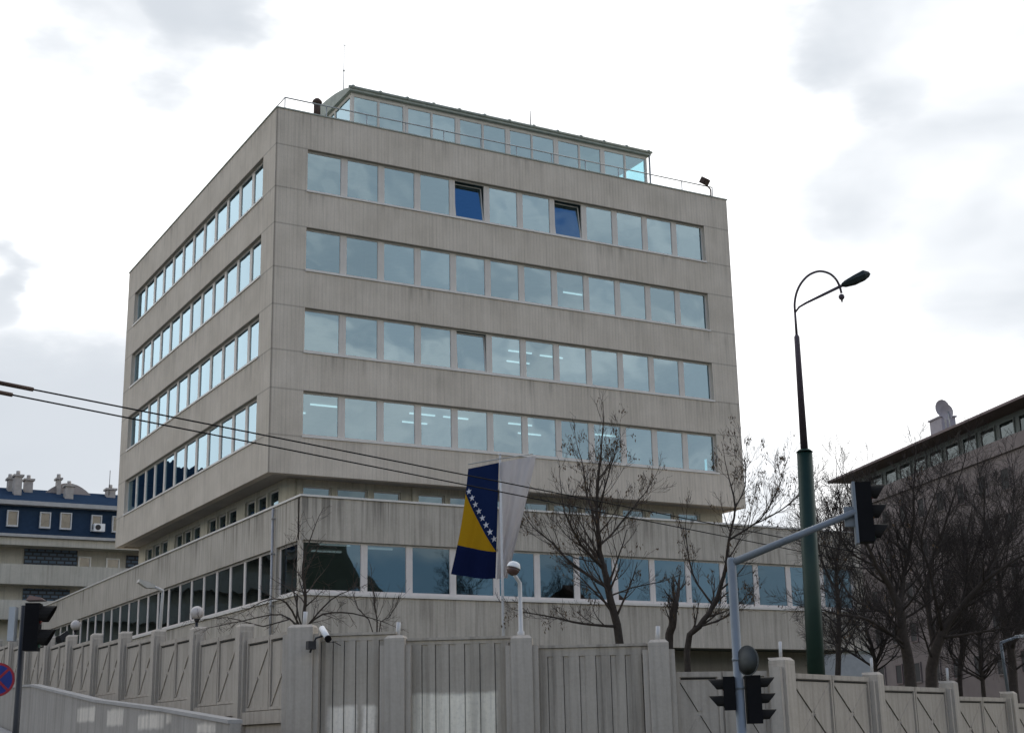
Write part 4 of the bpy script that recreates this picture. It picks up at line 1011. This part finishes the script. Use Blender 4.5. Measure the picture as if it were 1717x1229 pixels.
def tree(label, base, trunks, dep, seed, mx=2, kids=(5, 8), seeds=0, name='bare_tree', cat='tree', group=None, twig=None, rlimb=(.5, .9), step=1.0, upb=.4, spread=(20, 48), ratio=(.42, .72)):
    """trunks: polylines given as (picture x, picture y, extra depth, radius); twigs grow from every one of them"""
    rnd = random.Random(seed)
    b = at(base[0], base[1], dep); t = thing(name, label, cat, (b.x, b.y, zg(b.x, b.y)), 0, group); O = Vector(t.location)
    tr = MB(); cr = MB(); tips = []
    for ti, (pl, Ltw, ntw) in enumerate(trunks):
        P = [at(x, y_, dep+dz)-O for x, y_, dz, r in pl]; rr = [q_[3]*(.85 if q_[1] > 960 else .68) for q_ in pl]
        if ti == 0 or pl[0][1] > base[1]-4:
            P = [Vector((P[0].x, P[0].y, -.2))]+P; rr = [rr[0]*1.25]+rr
        # smooth subdivision with slight kinks
        P2, r2 = [], []
        for i in range(len(P)-1):
            for s_ in range(3):
                f_ = s_/3; pa, pb_, = P[i], P[i+1]
                pm, pn = P[max(i-1, 0)], P[min(i+2, len(P)-1)]
                v = .5*((2*pa)+(pb_-pm)*f_+(2*pm-5*pa+4*pb_-pn)*f_*f_+(3*pa-pm-3*pb_+pn)*f_**3)
                P2.append(v+Vector((rnd.gauss(0, .012), rnd.gauss(0, .012), 0))); r2.append(rr[i]*(1-f_)+rr[i+1]*f_)
        P2.append(P[-1]); r2.append(rr[-1])
        tr.tube(P2, r2, 8, 0, True, True)
        i0 = 0
        st = 3 if ti == 0 or pl[0][1] > base[1]-4 else 0
        ntw = int(ntw*step)
        for k in range(ntw):
            f_ = (k+rnd.random())/ntw; x = st+1+(len(P2)-2-st)*f_; j = min(int(x), len(P2)-2); a_ = x-j
            pp = P2[j].lerp(P2[j+1], a_); dj = (P2[j+1]-P2[j]).normalized()
            ax = dj.orthogonal().normalized(); ax = Matrix.Rotation(rnd.uniform(0, 2*math.pi), 3, dj) @ ax
            nd = Matrix.Rotation(R(rnd.uniform(*spread)), 3, ax) @ dj
            rad = r2[j]*(1-a_)+r2[j+1]*a_
            grow(cr, rnd, pp, nd, Ltw*rnd.uniform(.55, 1.1)*(1.15-.5*f_), min(max(rad*.5, .008), .035), 1, mx, tips, upb, kids, spread, ratio)
        grow(cr, rnd, P2[-1], (P2[-1]-P2[-2]).normalized(), Ltw*.9, rr[-1], 1, mx, tips, upb, kids, spread, ratio)
    tr.build('trunk', M_BARK, t); cr.build('crown', twig or M_TWIG, t)
    if seeds:
        sm = MB()
        for _ in range(seeds):
            p, d = rnd.choice(tips)
            for q_ in range(rnd.randint(3, 7)):
                a_ = rnd.uniform(0, 6.28); v1 = Vector((math.cos(a_), math.sin(a_), 0))*rnd.uniform(.010, .022); dn = Vector((rnd.gauss(0, .35), rnd.gauss(0, .35), -1)).normalized()*rnd.uniform(.05, .11)
                o_ = p+Vector((rnd.gauss(0, .05), rnd.gauss(0, .05), rnd.gauss(-.03, .05)))
                sm.face([o_, o_+dn*.5+v1, o_+dn, o_+dn*.5-v1])
        sm.build('foliage', M_SEED, t)
    return t
# 1: the tree in front of the podium, left of centre-right
TREE1 = tree('bare tree with dry brown seed clusters right of the white flag', (1040, 1086), [
    ([(1040, 1086, 0, .13), (1024, 1010, 0, .115), (1012, 950, .05, .10), (1003, 905, .05, .08), (1002, 830, .1, .06), (1008, 760, .1, .035)], 1.5, 22),
    ([(1012, 950, .05, .07), (985, 925, -.4, .055), (958, 885, -.9, .04), (945, 850, -1.0, .025)], 1.2, 12),
    ([(1020, 985, .0, .06), (965, 950, .3, .05), (925, 910, .6, .035), (895, 885, .8, .02)], 1.1, 11),
    ([(1005, 915, .05, .05), (1030, 890, .6, .04), (1062, 850, .9, .03), (1085, 822, 1.0, .018)], 1.0, 10),
    ([(1003, 890, .1, .045), (985, 830, .5, .035), (975, 770, .8, .02)], 1.0, 8),
    ([(1004, 850, .1, .035), (1020, 800, -.5, .028), (1032, 755, -.7, .016)], .9, 8),
    ([(1030, 1050, 0, .045), (975, 1045, -.4, .035), (930, 1035, -.7, .025), (875, 1025, -.9, .014)], .75, 9),
    ([(1022, 1000, 0, .03), (1060, 985, .3, .02), (1110, 975, .5, .012)], .6, 5)], 36.0, 11, 3, (3, 5), 260, step=1.25)
# 2: twin-stemmed tree beside it
tree('bare tree with two dark stems and dry leaves behind the traffic signal mast', (1158, 1092), [
    ([(1122, 1092, 0, .13), (1127, 1050, 0, .125), (1131, 1018, 0, .12), (1133, 1008, 0, .09)], .8, 5),
    ([(1152, 1092, .3, .10), (1172, 1050, .3, .09), (1196, 1015, .4, .075), (1214, 965, .4, .06), (1222, 905, .4, .05), (1232, 850, .5, .04), (1222, 800, .5, .02)], 1.1, 14),
    ([(1222, 905, .4, .045), (1262, 880, .2, .035), (1290, 850, .1, .028), (1312, 800, 0, .016)], 1.1, 12),
    ([(1230, 855, .5, .03), (1250, 815, .9, .024), (1248, 765, 1.1, .012)], .9, 8),
    ([(1196, 1015, .4, .04), (1160, 960, .8, .03), (1150, 890, 1.1, .018)], .9, 7),
    ([(1262, 880, .2, .03), (1310, 855, .6, .024), (1345, 825, .9, .014)], 1.0, 9),
    ([(1172, 1050, .3, .04), (1215, 1035, .0, .025), (1250, 1000, -.2, .014)], .7, 7)], 37.0, 23, 3, (3, 5), 260, step=1.4)
# 3: the dense trees on the right
big = dict(step=1.9, mx=3, kids=(6, 9), twig=M_TWIGD, upb=.3, spread=(25, 60), group='bare trees on the right')
tree('dense bare tree with upright trunk forking beside the traffic signal head', (1528, 1146), [
    ([(1528, 1146, 0, .17), (1518, 1080, 0, .15), (1508, 1020, 0, .13), (1494, 985, 0, .10), (1470, 950, -.3, .075), (1448, 900, -.5, .05), (1430, 850, -.6, .025)], 1.5, 11),
    ([(1508, 1020, 0, .10), (1516, 960, .4, .08), (1530, 890, .6, .055), (1532, 820, .7, .03)], 1.5, 10),
    ([(1518, 1080, 0, .06), (1460, 1040, -.8, .045), (1410, 1030, -1.2, .03), (1370, 1020, -1.4, .016)], 1.1, 8),
    ([(1510, 1030, 0, .05), (1440, 1010, .8, .04), (1400, 960, 1.4, .03), (1378, 900, 1.6, .018)], 1.3, 9),
    ([(1470, 950, -.3, .05), (1420, 920, .3, .035), (1392, 860, .5, .02)], 1.3, 9)], 35.0, 31, seeds=60, **big)
tree('dense bare tree whose long limb spreads right towards the picture edge', (1562, 1150), [
    ([(1562, 1150, 0, .18), (1568, 1095, 0, .16), (1580, 1060, 0, .13), (1610, 1020, 0, .10), (1650, 975, -.3, .075), (1690, 945, -.5, .05), (1730, 925, -.6, .03)], 1.6, 12),
    ([(1568, 1095, 0, .10), (1556, 1020, .4, .08), (1560, 950, .7, .06), (1585, 880, .9, .045), (1605, 810, 1.0, .025)], 1.6, 12),
    ([(1580, 1060, 0, .06), (1560, 960, -.6, .05), (1545, 900, -.9, .04), (1568, 830, -1.1, .022)], 1.4, 10),
    ([(1610, 1020, 0, .06), (1628, 950, .6, .05), (1650, 880, 1.0, .035), (1648, 820, 1.1, .02)], 1.4, 10),
    ([(1650, 975, -.3, .05), (1690, 900, .3, .035), (1700, 830, .6, .02)], 1.4, 9),
    ([(1575, 1070, 0, .05), (1640, 1060, -.6, .035), (1700, 1050, -.9, .02)], 1.1, 9)], 36.0, 37, **big)
tree('bare dark tree close to the right picture edge above the fence lamp', (1700, 1155), [
    ([(1700, 1155, 0, .16), (1694, 1090, 0, .14), (1680, 1020, .2, .11), (1672, 950, .3, .07), (1660, 880, .4, .03)], 1.6, 13),
    ([(1694, 1090, 0, .09), (1720, 1020, -.5, .07), (1735, 940, -.7, .04)], 1.5, 10),
    ([(1685, 1040, 0, .06), (1640, 1000, .6, .05), (1610, 930, 1.0, .03)], 1.4, 9)], 42.0, 41, **big)
tree('small bare tree rising between the green lamp post and the dark block', (1405, 1145), [
    ([(1405, 1145, 0, .11), (1408, 1060, 0, .09), (1402, 970, .2, .07), (1410, 880, .3, .045), (1405, 820, .3, .02)], 1.5, 14),
    ([(1406, 1000, 0, .05), (1375, 930, .5, .035), (1365, 860, .6, .018)], 1.3, 9),
    ([(1404, 960, 0, .05), (1445, 890, .5, .035), (1460, 820, .6, .018)], 1.3, 9)], 44.0, 43, **big)
tree('thin bare tree in the background between the two forked dark trees', (1610, 1150), [
    ([(1610, 1150, 0, .10), (1614, 1080, 0, .09), (1622, 1000, .2, .07), (1618, 920, .3, .05), (1630, 850, .3, .02)], 1.7, 15),
    ([(1616, 1050, 0, .06), (1585, 980, .5, .04), (1580, 900, .6, .02)], 1.5, 10),
    ([(1620, 1010, 0, .06), (1665, 940, .5, .04), (1690, 860, .6, .02)], 1.5, 10)], 47.0, 61, **big)
tree('low bare tree crowding the fence top left of the forked dark trees', (1470, 1150), [
    ([(1470, 1150, 0, .08), (1466, 1100, 0, .07), (1450, 1040, .2, .05), (1440, 980, .3, .02)], 1.5, 14),
    ([(1468, 1110, 0, .05), (1490, 1060, .5, .04), (1500, 1000, .6, .02)], 1.4, 12),
    ([(1468, 1120, 0, .05), (1420, 1090, .5, .04), (1385, 1075, .6, .02)], 1.2, 10)], 46.0, 67, **big)
tree('low bare tree over the fence just left of the fence lamp on the right', (1650, 1165), [
    ([(1650, 1165, 0, .08), (1645, 1120, 0, .07), (1640, 1060, .2, .05), (1630, 1010, .3, .02)], 1.5, 14),
    ([(1648, 1130, 0, .05), (1690, 1080, .5, .04), (1705, 1020, .6, .02)], 1.4, 12),
    ([(1648, 1140, 0, .05), (1600, 1110, .5, .04), (1590, 1060, .6, .02)], 1.2, 10)], 44.0, 71, **big)
# shrubs over the corner pillar
tree('leafless shrub with arching tangled stems over the corner pillar of the wall', (505, 1062), [
    ([(508, 1062, 0, .05), (512, 1000, 0, .042), (508, 950, 0, .035), (520, 905, 0, .02)], .9, 14),
    ([(506, 1055, 0, .03), (480, 1010, -.3, .024), (450, 1005, -.5, .016), (415, 1022, -.6, .008)], .45, 9),
    ([(506, 1056, 0, .03), (470, 1030, .3, .02), (410, 1040, .4, .015), (350, 1052, .5, .008)], .4, 9),
    ([(508, 1055, 0, .03), (540, 1030, .2, .024), (590, 1028, .3, .018), (650, 1045, .4, .008)], .45, 9),
    ([(508, 1058, 0, .025), (555, 1005, -.3, .018), (600, 985, -.4, .008)], .5, 8),
    ([(505, 1050, 0, .025), (492, 980, .4, .018), (498, 900, .5, .008)], .6, 8),
    ([(504, 1060, 0, .02), (440, 1050, 0, .016), (380, 1035, 0, .01), (330, 1040, 0, .006)], .35, 8)], 31.5, 53, 2, (5, 7), 0, 'bare_shrub', 'shrub', upb=.1, spread=(25, 75))
tree('thin upright leafless shrub behind the ribbed wall right of the security camera', (632, 1072), [
    ([(632, 1072, 0, .022), (630, 1030, 0, .018), (626, 990, 0, .01)], .6, 8), ([(628, 1072, 0, .016), (600, 1020, .2, .012), (592, 985, .2, .007)], .5, 5), ([(634, 1072, 0, .016), (652, 1035, .2, .012), (668, 1010, .2, .007)], .5, 6)], 32.0, 59, 2, (3, 5), 0, 'bare_shrub', 'shrub')


# pale garden building glimpsed below the podium end
a0, a1 = at(1338, 1093, 72), at(1462, 1093, 74); dd = a1-a0; t = thing('garden_building', 'low pale building glimpsed under the podium end behind the green lamp post', 'building', (a0.x, a0.y, 0), math.atan2(dd.y, dd.x))
mb = MB(); mb.box(0, math.hypot(dd.x, dd.y), 0, 4, -1, a0.z); mb.build('wall', simple('pale_render', (.42, .43, .42), .8), t)
mb = MB(); mb.box(-.1, math.hypot(dd.x, dd.y)+.1, -.1, 4.1, a0.z+.003, a0.z+.15); mb.build('roof', M_ZINC, t)
# across the road, behind the viewer: what the podium windows mirror
for k, (x, y_, sc, rz) in enumerate(((47, -76, 1.7, 0), (56, -81, 1.9, 70), (66, -77, 1.75, 160), (82, -84, 1.9, 250))):
    c = copy_tree(TREE1); c.location = (x, y_, 0); c.scale = (sc, sc, sc); c.rotation_euler = (0, 0, R(rz)); c['group'] = 'street trees mirrored in the podium windows'
    c['label'] = 'tall bare street tree across the road mirrored in the podium windows'
t = thing('brick_house', 'brown brick house across the road mirrored in the podium windows', 'house', (77, -95, 0), R(-35))
mb = MB(); mb.box(-10, 10, -8, 0, -1, 14); mb.build('wall', simple('brown_brick', (.16, .07, .04), .9), t)
mb = MB(); mb.prism([Vector((-11, -9, 14.01)), Vector((-11, 1, 14.01)), Vector((-11, -4, 18))], (22, 0, 0)); mb.build('roof', simple('brown_tiles', (.10, .05, .035), .9), t)
for k in range(5):
    for f in range(3):
        w = MB(); w.ring(-8.6+3.7*k, -7.1+3.7*k, 2+3.3*f, 3.8+3.3*f, .003, .06, .1, .1, .1, .1); w = w.build('window', M_WHITE, t)
        q = MB(); q.box(-8.5+3.7*k, -7.2+3.7*k, .005, .03, 2.1+3.3*f, 3.7+3.3*f); q.build('pane', M_DIM, w)
